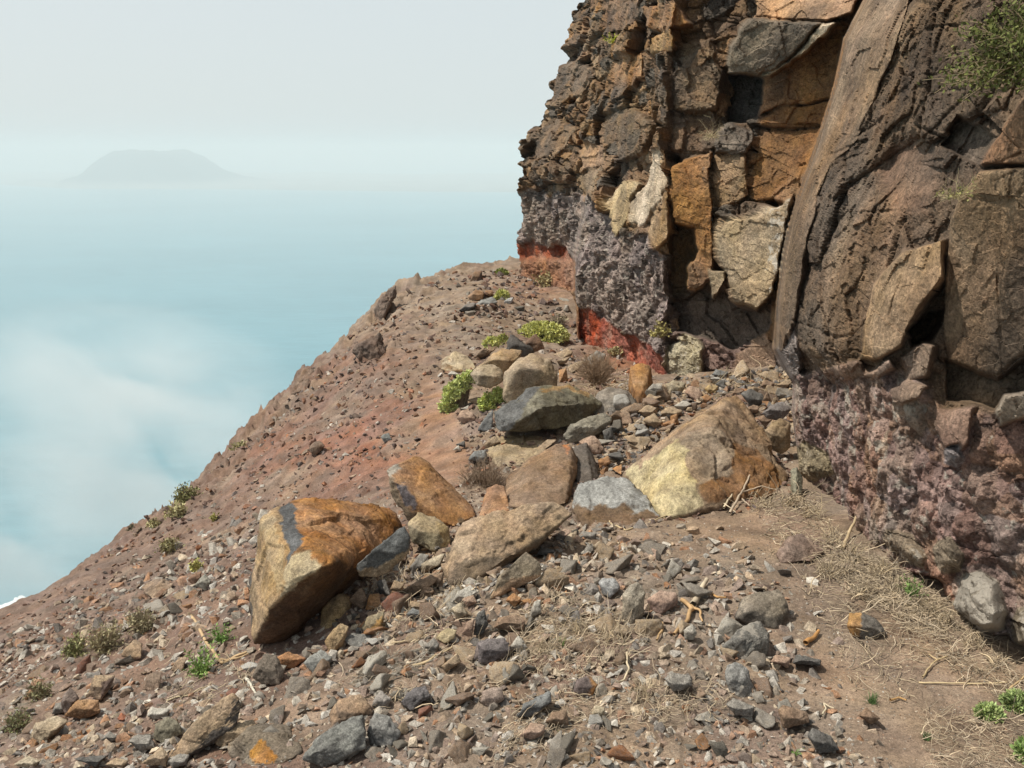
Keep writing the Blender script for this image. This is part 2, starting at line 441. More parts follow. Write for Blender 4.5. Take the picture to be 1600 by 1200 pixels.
# single blocks and zones of the face: outline, offset towards the viewer (m), tilts per 100 px (across, down), colour, lichen, pit, part name
BR = (.165,.108,.068); OC = (.31,.165,.055); TAN = (.34,.245,.15); DG = (.085,.082,.082); RED = (.30,.062,.026)
BLK = [
 # --- zones
 ('breccia', [(800,296),(850,302),(905,306),(945,318),(958,362),(1010,372),(1028,392),(1044,400),(1047,525),(1044,566),(1000,536),(900,484),(890,396),(800,378)], -.16,0,0,(.245,.188,.158),.50,1.6,'breccia_layer'),
 ('red', [(800,378),(897,393),(899,455),(800,450)], -.34,0,0,(.25,.07,.035),0,1.0,'red_clay_band'),
 ('red', [(900,476),(1003,532),(1043,560),(1043,610),(985,600),(895,560)], -.22,0,0,(.30,.075,.04),0,1.3,'red_clay_band'),
 ('low', [(1044,520),(1100,500),(1215,550),(1260,590),(1240,680),(1044,640)], -.05,0,.0,(.20,.135,.115),.12,1.3,None),
 ('nearbrec', [(1225,612),(1262,580),(1300,572),(1340,576),(1420,582),(1445,600),(1470,640),(1600,655),(2200,760),(2200,1500),(1200,1500),(1225,700)], .0,0,0,(.19,.118,.095),.52,1.7,'breccia_layer'),
 # --- left flakes
 ('b', [(953,312),(966,290),(990,282),(998,290),(982,320),(982,348),(964,368),(953,350)], .22,.25,0,(.43,.315,.175),.15,.7,'rock_flake'),
 ('b', [(981,322),(1008,288),(1023,246),(1030,238),(1043,236),(1043,290),(1027,322),(1010,353),(984,350)], .30,.3,-.1,(.52,.40,.28),.32,.8,'rock_flake'),
 ('b', [(1014,368),(1028,322),(1044,292),(1043,372),(1030,391),(1017,386)], .36,.3,0,(.33,.21,.11),.08,.6,'rock_flake'),
 ('b', [(905,235),(925,222),(948,232),(946,262),(920,258),(908,262)], .18,.2,-.25,(.34,.20,.11),0,.5,'rock_flake'),
 ('b', [(906,268),(944,262),(940,300),(914,304),(904,292)], .06,.2,.2,(.23,.155,.09),0,.6,'rock_flake'),
 ('b', [(970,90),(1005,82),(1002,112),(985,138),(962,130),(950,112)], .25,.25,.2,(.33,.18,.085),0,.9,'rock_block'),
 ('b', [(945,178),(985,168),(1018,190),(1005,240),(972,252),(950,228)], .25,.1,.25,(.135,.098,.066),.02,1.2,'rock_block'),
 ('b', [(1000,10),(1052,2),(1080,40),(1040,48),(1012,44)], .3,.2,0,(.33,.17,.075),0,.7,'rock_block'),
 ('b', [(1015,56),(1052,48),(1064,78),(1045,84),(1018,80)], .28,.1,-.2,(.34,.19,.065),0,.8,'rock_block'),
 ('b', [(950,0),(998,0),(990,38),(960,50),(945,36)], .2,.2,.1,(.20,.12,.075),0,.9,'rock_block'),
 ('b', [(866,112),(905,96),(930,112),(908,150),(872,160)], .22,.2,.1,(.19,.125,.08),0,1,'rock_block'),
 ('b', [(836,214),(880,190),(902,200),(880,236),(838,248)], .22,.2,.1,(.20,.13,.08),0,1,'rock_block'),
 # --- alcove: panels and blocks
 ('b', [(1047,262),(1062,250),(1112,236),(1114,300),(1118,417),(1110,434),(1088,456),(1068,454),(1074,417),(1091,390),(1078,357),(1046,350)], .34,.08,-.04,(.29,.15,.06),.0,.5,'rock_panel'),
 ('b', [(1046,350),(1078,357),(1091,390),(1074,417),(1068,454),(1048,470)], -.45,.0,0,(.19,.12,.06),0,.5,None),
 ('b', [(1048,92),(1075,62),(1112,60),(1126,118),(1122,170),(1060,172),(1050,150)], .16,.2,.1,(.16,.115,.075),.0,1.2,'rock_block'),
 ('b', [(1050,180),(1120,176),(1126,230),(1060,252),(1046,240)], .08,.1,.1,(.16,.112,.08),0,1.2,'rock_block'),
 ('b', [(1134,118),(1140,76),(1156,44),(1178,24),(1230,34),(1285,36),(1262,56),(1240,84),(1205,110),(1184,121)], .62,.02,-.30,(.17,.135,.10),.06,.5,'overhanging_block'),
 ('b', [(1240,84),(1262,56),(1285,36),(1312,34),(1290,52),(1256,82),(1205,118),(1186,123)], .60,.0,-.3,(.33,.26,.18),.05,.4,'overhanging_block'),  # lit lower band of the block, light put into its paler colour
 ('b', [(1178,24),(1184,-40),(1350,-40),(1336,22),(1312,30),(1285,36),(1230,34)], .50,.0,.35,(.36,.215,.12),.05,.5,'rock_slab'),
 ('b', [(1134,118),(1190,124),(1196,128),(1184,183),(1165,190),(1138,192)], -.42,.02,0,(.10,.09,.08),0,.4,None),  # recess below the overhang, its shadow put into the dark colour
 ('b', [(1195,122),(1250,85),(1292,52),(1312,40),(1318,66),(1306,130),(1298,152),(1232,160),(1186,183)], .02,-.10,.12,(.27,.135,.055),0,.35,'rock_panel'),
 ('b', [(1190,184),(1232,162),(1297,155),(1283,196),(1190,196)], .06,-.10,.10,(.25,.125,.05),0,.35,'rock_panel'),
 ('b', [(1188,199),(1282,199),(1262,260),(1250,300),(1236,316),(1180,312),(1172,300)], .08,-.08,.06,(.25,.13,.055),.12,.6,'rock_panel'),
 ('b', [(1118,200),(1140,192),(1178,200),(1172,236),(1122,240)], .28,.1,.1,(.17,.13,.10),.08,1,'rock_block'),
 ('b', [(1116,242),(1170,238),(1168,306),(1150,318),(1116,330)], .20,.15,.0,(.24,.155,.085),.1,.6,'rock_block'),
 ('b', [(1120,368),(1127,352),(1138,345),(1182,340),(1238,308),(1233,342),(1214,440),(1208,462),(1184,486),(1154,474),(1142,445),(1131,402)], .42,.05,.05,(.33,.245,.155),.34,.8,'pale_block'),
 ('b', [(1108,420),(1136,424),(1134,440),(1122,478),(1110,470)], .40,.2,0,(.34,.25,.15),.1,.5,'rock_flake'),
 ('b', [(1046,476),(1085,456),(1108,436),(1112,474),(1140,452),(1152,476),(1184,490),(1206,466),(1200,520),(1150,545),(1060,515)], -.40,0,0,(.15,.115,.09),0,1.3,None),  # hollow under the blocks, darker colour stands in for their shadow
 ('b', [(1046,540),(1070,520),(1090,528),(1102,566),(1096,610),(1046,604)], .10,.1,.2,(.42,.36,.25),.5,1.4,'lichened_block'),
 ('b', [(1150,552),(1196,520),(1215,548),(1240,560),(1236,596),(1160,600)], .12,.1,.3,(.27,.18,.13),.05,.8,None),
 # --- buttress and near wall
 ('b', [(1355,-40),(1436,-40),(1424,4),(1400,70),(1362,160),(1342,215),(1302,256),(1280,310),(1258,400),(1250,470),(1240,520),(1214,545),(1218,470),(1228,400),(1241,330),(1281,222),(1308,130),(1322,60)], .12,0,0,(.255,.163,.095),.16,.8,'rock_slab'),
 ('b', [(1214,548),(1240,505),(1250,560),(1244,590),(1222,592)], .1,.2,.2,(.27,.22,.20),.35,.8,None),
 ('hollow', [(1372,260),(1398,218),(1430,214),(1456,240),(1462,290),(1440,330),(1392,332)], -.10,.1,.1,(.205,.122,.078),0,.5,None),
 ('b', [(1392,410),(1410,392),(1470,368),(1477,430),(1446,470),(1425,505),(1408,540),(1374,562),(1341,558),(1346,490),(1361,444)], .16,.12,.0,(.27,.165,.08),.06,.5,'rock_slab'),
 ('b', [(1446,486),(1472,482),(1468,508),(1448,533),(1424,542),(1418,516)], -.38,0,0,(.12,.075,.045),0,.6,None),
 ('b', [(1480,350),(1500,300),(1530,262),(1600,258),(1800,290),(1800,520),(1600,560),(1560,592),(1480,566),(1474,490)], .14,.02,-.10,(.205,.135,.08),.10,.8,'rock_block'),
 ('b', [(1530,254),(1556,216),(1600,148),(1700,20),(1800,60),(1800,290),(1600,255)], .20,.0,-.05,(.32,.185,.11),.04,.4,'rock_slab'),
 ('b', [(1500,180),(1556,212),(1530,254),(1500,240),(1470,222)], -.12,.05,.1,(.10,.075,.055),0,.6,None),  # wedge under the hanging bush, its shadow painted into the colour
 ('b', [(1474,560),(1560,594),(1600,566),(1800,560),(1800,640),(1600,650),(1560,640),(1480,622)], -.18,0,0,(.15,.115,.08),.18,.8,None),  # set-back strip below the column, shade put into the darker colour
 ('b', [(1462,640),(1520,636),(1516,690),(1496,712),(1474,700)], .10,.05,.05,(.25,.155,.125),.03,.6,'rock_block'),
 ('b', [(1556,640),(1570,618),(1640,606),(1640,650),(1580,660),(1562,664)], .18,.05,-.2,(.30,.27,.23),.45,.8,'lichened_block'),
 ('b', [(1300,572),(1340,560),(1352,582),(1390,560),(1400,576),(1372,590),(1310,588)], .12,.1,-.2,(.27,.18,.14),.05,.7,'rock_block'),
 ('b', [(1406,560),(1440,536),(1462,540),(1450,590),(1420,600)], .10,.2,.0,(.27,.19,.14),.03,.6,'rock_block'),
 ('b', [(1392,606),(1420,594),(1452,602),(1440,624),(1410,636),(1394,622)], .14,.1,.1,(.24,.16,.12),.10,.6,'rock_block'),
 # --- lichened lumps near the foot
 ('lump', [(1488,947),(1500,915),(1512,896),(1535,889),(1560,906),(1577,955),(1568,984),(1538,992),(1508,976)], .16,.1,.1,(.25,.215,.175),.95,1.6,'lichened_lump'),
 ('lump', [(1380,850),(1390,828),(1420,836),(1446,870),(1440,888),(1410,882)], .10,.1,.1,(.28,.22,.16),.55,1.4,'lichened_lump'),
 ('lump', [(1462,850),(1490,838),(1512,864),(1506,890),(1478,896),(1460,876)], .10,.1,.1,(.26,.21,.16),.45,1.4,'lichened_lump'),
 ('lump', [(1578,980),(1590,950),(1620,940),(1640,990),(1620,1020),(1590,1006)], .12,.1,.1,(.30,.25,.19),.55,1.4,'lichened_lump'),
 ('lump', [(1238,700),(1262,690),(1290,706),(1300,740),(1270,752),(1240,738)], .06,.1,.1,(.33,.265,.17),.45,1.4,'lichened_lump'),
 ('lump', [(1476,700),(1500,690),(1512,716),(1496,734),(1476,722)], .09,.1,.1,(.24,.21,.21),.40,1.0,'lichened_lump'),
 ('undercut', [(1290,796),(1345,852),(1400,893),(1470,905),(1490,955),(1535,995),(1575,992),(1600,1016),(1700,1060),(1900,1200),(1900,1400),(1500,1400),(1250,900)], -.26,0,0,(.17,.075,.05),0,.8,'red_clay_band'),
]
CRACKS = [  # thin open joints
 [(1186,184),(1212,170),(1232,161),(1298,153)],[(1188,198),(1282,197)],[(1322,64),(1312,100),(1304,140),(1282,215),(1262,265)],[(1246,318),(1234,360),(1222,420),(1212,470)],
 [(1400,0),(1395,70),(1362,160),(1340,216)],[(1410,130),(1385,180),(1342,215)],[(1345,250),(1380,220),(1300,270)],[(1420,186),(1462,208),(1490,232),(1528,250)],
 [(1408,410),(1404,440),(1392,470),(1388,490)],[(1240,500),(1300,528),(1345,520)],[(1258,560),(1320,562),(1345,556)],[(1476,350),(1484,420),(1472,480)],
 [(1530,262),(1560,258),(1600,240)],[(1568,200),(1582,222),(1600,234)],[(1510,305),(1545,314),(1580,312),(1600,300)],[(1555,285),(1600,262)],
 [(1556,430),(1560,500),(1566,580)],[(1046,60),(1047,240),(1044,400),(1046,600)],[(1112,236),(1116,330),(1118,417)],[(1170,200),(1172,300),(1168,340)],
 [(1050,172),(1122,172)],[(905,150),(880,200),(850,240)],[(935,100),(912,165),(890,200)],[(948,178),(940,250),(948,300)],[(1005,84),(1004,170),(1010,240)],[(945,60),(1000,84),(1046,82)],
 [(950,176),(1046,170)],[(1116,240),(1172,236)],[(1250,260),(1310,240),(1400,200)],[(1300,380),(1340,330),(1420,330)],[(1430,60),(1480,40),(1560,40)],[(1380,170),(1440,120),(1520,100)]]
def seg_dist(u, v, line):
    d = np.full(u.shape, 1e9)
    for (ax, ay), (bx, by) in zip(line[:-1], line[1:]):
        ex, ey = bx - ax, by - ay
        t = np.clip(((u - ax) * ex + (v - ay) * ey) / (ex * ex + ey * ey + 1e-9), 0, 1)
        d = np.minimum(d, np.hypot(u - ax - t * ex, v - ay - t * ey))
    return d
def build_cliff():
    vs = np.r_[-np.geomspace(3400, 300, 30), np.linspace(-280, -8, 34), np.arange(0, 1105, 1.75), np.linspace(1112, 1500, 30)]
    NB = 14
    g = np.r_[np.linspace(0, 1, 452), 1 + np.geomspace(.005, 7, 112)]
    Vv, G = np.meshgrid(vs, g, indexing='ij')
    # jagged outline of the broken edge: blocks stand out against the sky
    uL = np.interp(Vv, _LV, _LU)
    jag = 5 * vnoise(np.stack([Vv * .06, Vv * 0, Vv * 0], -1), 3) + 2.5 * vnoise(np.stack([Vv * .2, Vv * 0, Vv * 0], -1), 4)
    U = uL + (1600 - uL) * G + jag * np.exp(-(G / .05) ** 2)
    nr, nc = U.shape
    u = U.ravel(); v = Vv.ravel()
    D = cliff_depth(u, v)
    P0 = unproj(u, v, D)
    # ragged borders
    ju = u + 4.5 * vnoise(P0 * 2.6, 61) + 2.6 * vnoise(P0 * 9, 62) + .8 * vnoise(P0 * 26, 69)
    jv = v + 4.5 * vnoise(P0 * 2.6, 63) + 2.6 * vnoise(P0 * 9, 64) + .8 * vnoise(P0 * 26, 70)
    far = u < np.interp(v, _EV, _EU)
    n = len(u)
    # default rock: broken basalt
    ff = far[:, None]
    Q = P0.copy()
    # joints dip: shear the coordinates so that blocks lean
    Qf = np.stack([Q[:, 0] * 1.0 + .35 * Q[:, 2], Q[:, 1] * .5, Q[:, 2] - .25 * Q[:, 0]], -1)
    fA, gA, iA = facets(np.where(ff, Qf * 1.55, Q * np.array([1.6, 1.3, 1.3])), 71, .55)
    fB, gB, iB = facets(np.where(ff, Qf * np.array([4.6, 4.6, 5.2]), Q * np.array([5.0, 4.2, 5.0])), 72, .55)
    fC, gC, iC = facets(np.where(ff, Qf * 12.0, Q * 15.0), 73, .5)
    fE, gE, iE = facets(Q * np.where(ff, 30., 42.), 75, .6)
    disp = np.where(far, .34 * fA + .13 * fB + .04 * fC + .015 * fE, .075 * fA + .045 * fB + .020 * fC + .008 * fE + .05 * fbm(Q * 1.5, 79, 3))
    disp -= np.where(far, .08, .020) * np.exp(-(gA / .035) ** 2) + np.where(far, .05, .007) * np.exp(-(gB / .05) ** 2)
    disp += np.where(far, .03, .012) * fbm(Q * np.where(ff, 6., 12.), 74, 4)
    pal = np.array([(.19,.112,.06),(.23,.132,.066),(.145,.10,.068),(.27,.148,.066),(.115,.09,.068),(.20,.122,.066),(.27,.175,.10),(.165,.105,.06)])
    cf = pal[(idr(iB, 9) * 8).astype(int) % 8]
    cn = np.array([.172,.112,.070]) * (1 + .35 * (idr(iA, 9) - .5))[:, None] * (1 + .25 * (idr(iB, 8) - .5))[:, None]
    on = sstep(.05, .45, fbm(Q * 1.4, 76, 3))[:, None]
    cn = cn * (1 - on * .5) + np.array([.23,.135,.07]) * on * .5
    col = np.where(ff, cf, cn)
    lich = np.where(far, .06, .16); pit = np.where(far, 1.1, 1.0)
    off = np.zeros(n); part = np.zeros(n, int)
    names = ['rock_face']; labs = [None]
    smoothf = np.ones(n)
    lum, lF2, lI, lV = worley(Q * np.where(ff, 5.5, 8.0), 81)
    lum2, _, lI2, _ = worley(Q * np.where(ff, 17.0, 21.0), 82); lum3, _, lI3, _ = worley(Q * np.where(ff, 42.0, 55.0), 85)
    lumA, lumA2, lIA, _ = worley(Q * np.where(ff, 2.2, 3.4), 83)
    lumps = .07 * (.6 - lum) + np.where(far, .05, .042) * (.5 - lum2) + .010 * (.5 - lum3) + .10 * (.6 - lumA) * np.where(far, 1.6, 1.0) + .02 * fbm(Q * 18, 86, 4)
    wk = np.where(far, 1.6, 1.0)
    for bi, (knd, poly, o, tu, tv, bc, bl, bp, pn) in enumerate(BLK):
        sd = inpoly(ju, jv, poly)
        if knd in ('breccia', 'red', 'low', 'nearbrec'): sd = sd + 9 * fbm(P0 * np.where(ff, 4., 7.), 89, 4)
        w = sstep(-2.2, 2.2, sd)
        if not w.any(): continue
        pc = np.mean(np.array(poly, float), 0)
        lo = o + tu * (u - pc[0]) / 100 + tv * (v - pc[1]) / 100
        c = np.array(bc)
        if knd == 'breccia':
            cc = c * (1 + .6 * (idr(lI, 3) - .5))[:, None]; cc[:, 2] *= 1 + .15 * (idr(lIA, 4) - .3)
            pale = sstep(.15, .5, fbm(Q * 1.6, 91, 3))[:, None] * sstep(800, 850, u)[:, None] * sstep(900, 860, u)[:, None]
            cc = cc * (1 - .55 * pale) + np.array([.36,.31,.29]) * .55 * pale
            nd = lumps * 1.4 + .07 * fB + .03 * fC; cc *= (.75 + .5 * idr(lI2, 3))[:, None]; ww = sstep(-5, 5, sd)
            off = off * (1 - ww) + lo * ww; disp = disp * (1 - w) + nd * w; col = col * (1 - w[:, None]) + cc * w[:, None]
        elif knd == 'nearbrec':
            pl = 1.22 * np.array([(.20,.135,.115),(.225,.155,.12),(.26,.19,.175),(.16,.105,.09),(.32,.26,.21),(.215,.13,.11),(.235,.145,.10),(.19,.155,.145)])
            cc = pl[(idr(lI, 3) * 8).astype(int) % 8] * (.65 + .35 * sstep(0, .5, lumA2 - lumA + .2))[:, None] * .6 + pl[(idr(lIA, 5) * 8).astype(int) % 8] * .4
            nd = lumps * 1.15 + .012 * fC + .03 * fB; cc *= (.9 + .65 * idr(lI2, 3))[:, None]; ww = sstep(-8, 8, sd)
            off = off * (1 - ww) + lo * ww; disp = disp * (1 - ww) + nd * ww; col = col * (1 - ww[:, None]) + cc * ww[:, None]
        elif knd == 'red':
            low = sstep(396, 412, v) * (u < 905)  # deeper red kept above: overhang shadow put into the clay's colour
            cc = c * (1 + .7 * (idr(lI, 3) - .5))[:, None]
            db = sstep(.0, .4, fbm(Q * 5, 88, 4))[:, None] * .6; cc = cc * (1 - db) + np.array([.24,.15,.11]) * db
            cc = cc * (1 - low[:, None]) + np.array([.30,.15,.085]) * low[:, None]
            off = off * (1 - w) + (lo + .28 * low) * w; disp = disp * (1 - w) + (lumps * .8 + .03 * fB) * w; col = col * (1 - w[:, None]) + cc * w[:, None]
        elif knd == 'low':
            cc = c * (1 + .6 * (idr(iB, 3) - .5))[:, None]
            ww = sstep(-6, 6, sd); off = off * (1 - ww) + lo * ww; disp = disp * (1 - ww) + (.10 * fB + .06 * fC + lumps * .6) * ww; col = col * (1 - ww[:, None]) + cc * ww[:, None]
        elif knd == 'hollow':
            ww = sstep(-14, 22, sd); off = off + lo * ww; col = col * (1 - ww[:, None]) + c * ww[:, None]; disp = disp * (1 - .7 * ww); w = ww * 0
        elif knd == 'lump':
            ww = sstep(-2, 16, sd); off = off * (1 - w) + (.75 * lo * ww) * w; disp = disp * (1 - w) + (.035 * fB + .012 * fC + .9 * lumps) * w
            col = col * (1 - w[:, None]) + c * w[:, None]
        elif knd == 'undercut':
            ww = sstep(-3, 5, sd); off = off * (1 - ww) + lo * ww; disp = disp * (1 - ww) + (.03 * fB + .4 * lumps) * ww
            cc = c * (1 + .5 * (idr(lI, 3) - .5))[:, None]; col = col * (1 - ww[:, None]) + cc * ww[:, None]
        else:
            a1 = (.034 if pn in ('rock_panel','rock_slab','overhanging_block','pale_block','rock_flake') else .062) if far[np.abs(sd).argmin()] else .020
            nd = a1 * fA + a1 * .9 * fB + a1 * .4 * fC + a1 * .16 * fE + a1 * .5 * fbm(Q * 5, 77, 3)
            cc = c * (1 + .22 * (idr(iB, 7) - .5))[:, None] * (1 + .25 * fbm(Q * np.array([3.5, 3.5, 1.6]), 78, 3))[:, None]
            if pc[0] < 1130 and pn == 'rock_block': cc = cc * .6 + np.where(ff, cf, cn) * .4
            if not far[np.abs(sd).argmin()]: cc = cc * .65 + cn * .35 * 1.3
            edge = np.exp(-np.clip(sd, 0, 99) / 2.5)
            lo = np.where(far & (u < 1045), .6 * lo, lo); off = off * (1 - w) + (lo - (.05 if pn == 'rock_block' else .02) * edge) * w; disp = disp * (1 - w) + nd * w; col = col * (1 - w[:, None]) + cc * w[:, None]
        if bl is not None:
            if knd == 'b' and pn == 'pale_block': bl = .15 + .55 * sstep(1170, 1215, u)
            lich = lich * (1 - w) + bl * w
        pit = pit * (1 - w) + bp * w
        if pn is not None:
            names.append(pn); labs.append(None); part[w > .5] = len(names) - 1
        elif knd == 'b':
            part[w > .5] = 0
    dark_mix = sstep(.02, .38, fbm(Q * np.where(ff, 1.3, 1.9), 95, 4)) * np.where(v < np.interp(u, [800, 1045, 1240, 1300, 1700], [300, 400, 520, 570, 640]), 1.0, .25)  # broad random patches mixed towards near black
    col = col * (1 - .48 * dark_mix)[:, None] + .48 * dark_mix[:, None] * np.array([.06, .052, .048])
    for ln in CRACKS:
        d = seg_dist(u + 3.0 * vnoise(P0 * 4, 65) + 1.5 * vnoise(P0 * 14, 67), v + 3.0 * vnoise(P0 * 4, 66) + 1.5 * vnoise(P0 * 14, 68), ln)
        off -= np.where(far, .12, .035) * np.exp(-(d / 1.5) ** 2) * (.25 + .75 * sstep(-.25, .25, vnoise(P0 * 5, 87)))
    # loosened silhouette
    def blur(A, k):
        A = A.reshape(nr, nc)
        for _ in range(k):
            A = np.pad(A, 1, mode='edge'); A = .25 * A[:-2, 1:-1] + .5 * A[1:-1, 1:-1] + .25 * A[2:, 1:-1]
            A = np.pad(A, ((0, 0), (1, 1)), mode='edge'); A = .25 * A[:, :-2] + .5 * A[:, 1:-1] + .25 * A[:, 2:]
        return A.ravel()
    Dn = blur(D - off, 1)
    steep = np.abs(np.gradient(D.reshape(nr, nc), axis=1)).ravel() / np.maximum(D, .5)
    disp = np.where(steep > .008, blur(disp, 1), disp) * (1 - .5 * sstep(.008, .03, steep))
    P1 = unproj(u, v, Dn)
    ray = -P1 / np.linalg.norm(P1, axis=1)[:, None]
    side = np.array([-.72, -.30, .18])
    dirn = ray * .55 + side * .6; dirn /= np.linalg.norm(dirn, axis=1)[:, None]
    uE_ = np.interp(v, _EV, _EU); disp = disp * (1 - .9 * np.exp(-((u - uE_) / 7.0) ** 2))
    P1 = P1 + dirn * disp[:, None]
    P = P1.reshape(nr, nc, 3)
    # beyond the visible edge the face turns away along the ridge
    tb = np.geomspace(.03, 9, NB)[::-1]
    E = P[:, :1, :]
    bk = np.stack([.06 * tb + .10 * tb ** 1.3, 1.0 * tb, 0 * tb], -1)[None]
    PB = E + bk
    PB = PB + np.array([1, 0, 0]) * (.15 * fbm(PB.reshape(-1, 3) * 2, 84, 3)).reshape(nr, NB, 1) * sstep(0, .4, tb)[None, :, None]
    Pall = np.concatenate([PB, P], 1)
    def ext(A): A = A.reshape((nr, nc) + A.shape[1:]); return np.concatenate([np.repeat(A[:, :1], NB, 1), A], 1).reshape((-1,) + A.shape[2:])
    col = ext(np.clip(col, .015, .6)); lich = ext(lich); pit = ext(pit); part = ext(part)
    NC = nc + NB
    F = grid_faces(nr, NC)
    Pf = Pall.reshape(-1, 3)
    gz = ground(Pf[:, 0], Pf[:, 1])
    under = (Pf[:, 2] < gz - .45)
    keep = ~under[F].all(1)
    F = F[keep]
    root = empty('cliff', (1.8, 6.0, -1.95))
    root['kind'] = 'structure'
    root['label'] = 'tall brown volcanic cliff of jointed basalt over grey breccia and red clay'
    fp = np.sort(part[F], 1)[:, 1]
    org = np.array([1.8, 6.0, -1.95])
    for k, nm in enumerate(names):
        sel = F[fp == k]
        if len(sel) < 6: continue
        ids, inv = np.unique(sel, return_inverse=True)
        me = mesh_data(nm, Pf[ids] - org, inv.reshape(-1, 4), M_CLIFF, col=col[ids], lich=lich[ids], pit=pit[ids], smooth=False)
        add(nm, me, root)
    return root
CLIFF = build_cliff()
# ------------------------------------------------------------------ single boulders
_ICO = {}
def ico(level):
    if level not in _ICO:
        bm = bmesh.new(); bmesh.ops.create_icosphere(bm, subdivisions=level, radius=1.0)
        V = np.array([v.co[:] for v in bm.verts]); F = np.array([[v.index for v in f.verts] for f in bm.faces])
        bm.free(); _ICO[level] = (V / np.linalg.norm(V, axis=1)[:, None], F)
    return _ICO[level]
def hull_planes(P):
    bm = bmesh.new()
    for p in P: bm.verts.new(p)
    bmesh.ops.convex_hull(bm, input=bm.verts[:])
    bm.normal_update()
    nn = []; dd = []
    for f in bm.faces:
        if f.calc_area() < 1e-9: continue
        n = np.array(f.normal[:]); nn.append(n); dd.append(n @ np.array(f.verts[0].co[:]))
    bm.free()
    return np.array(nn), np.array(dd)
def hull_surface(P, level, sharp=46.0):
    """a dense closed surface over the hull of P with slightly worn edges"""
    P = np.asarray(P, float)
    c = .5 * (P.mean(0) + .5 * (P.min(0) + P.max(0)))
    Q = P - c
    w, R = np.linalg.eigh(np.cov(Q.T) + 1e-8 * np.eye(3))
    S = np.maximum(np.abs(Q @ R).max(0), 1e-3)
    N, d = hull_planes((Q @ R) / S)
    if level >= 5:      # broken corners
        rr = np.random.default_rng(int(abs(c[0]) * 1e4) % 99991 + len(P))
        E = rr.normal(size=(26, 3)); E /= np.linalg.norm(E, axis=1)[:, None]
        e = ((Q @ R) / S @ E.T).max(0) * rr.uniform(.955, 1.0, 26)
        N = np.vstack([N, E]); d = np.r_[d, e]
    V, F = ico(level)
    den = V @ N.T
    r = np.where(den > 1e-3, np.maximum(d, 1e-3)[None] / np.maximum(den, 1e-3), 1e3)
    rm = r.min(1)
    r = rm - np.log(np.exp(-np.clip((r - rm[:, None]) * sharp, 0, 60)).sum(1)) / sharp
    W = (V * r[:, None] * S) @ R.T
    if np.linalg.det(R) < 0: F = F[:, ::-1]
    return W + c, F
def vnormals(V, F):
    n = np.cross(V[F[:, 1]] - V[F[:, 0]], V[F[:, 2]] - V[F[:, 0]])
    out = np.zeros_like(V)
    for k in range(3): np.add.at(out, F[:, k], n)
    return out / (np.linalg.norm(out, axis=1)[:, None] + 1e-12)
def roughen(V, F, size, seed, amp=1.0):
    o = RNG.uniform(-50, 50, 3) * 0 + seed * 3.7
    n = vnormals(V, F)
    q = V / size + o
    fa, ga, _ = facets(q * 2.6, seed, .6); fb, gb, _ = facets(q * 7, seed + 1, .6)
    fc, gc, _ = facets(q * 17, seed + 6, .6)
    d = .034 * fa + .019 * fb + .0075 * fc + .012 * fbm(q * 5, seed + 2, 4) + .006 * fbm(q * 24, seed + 5, 3)
    s1 = worley(q * 1.9 + 11, seed + 3)[0]; d -= .028 * sstep(.42, .12, s1)
    d -= .012 * np.exp(-(ga / .05) ** 2) * (vnoise(q * 1.5, seed + 4) > 0.1)
    return V + n * (d * size * amp)[:, None]
BN = 0; MARKS = []
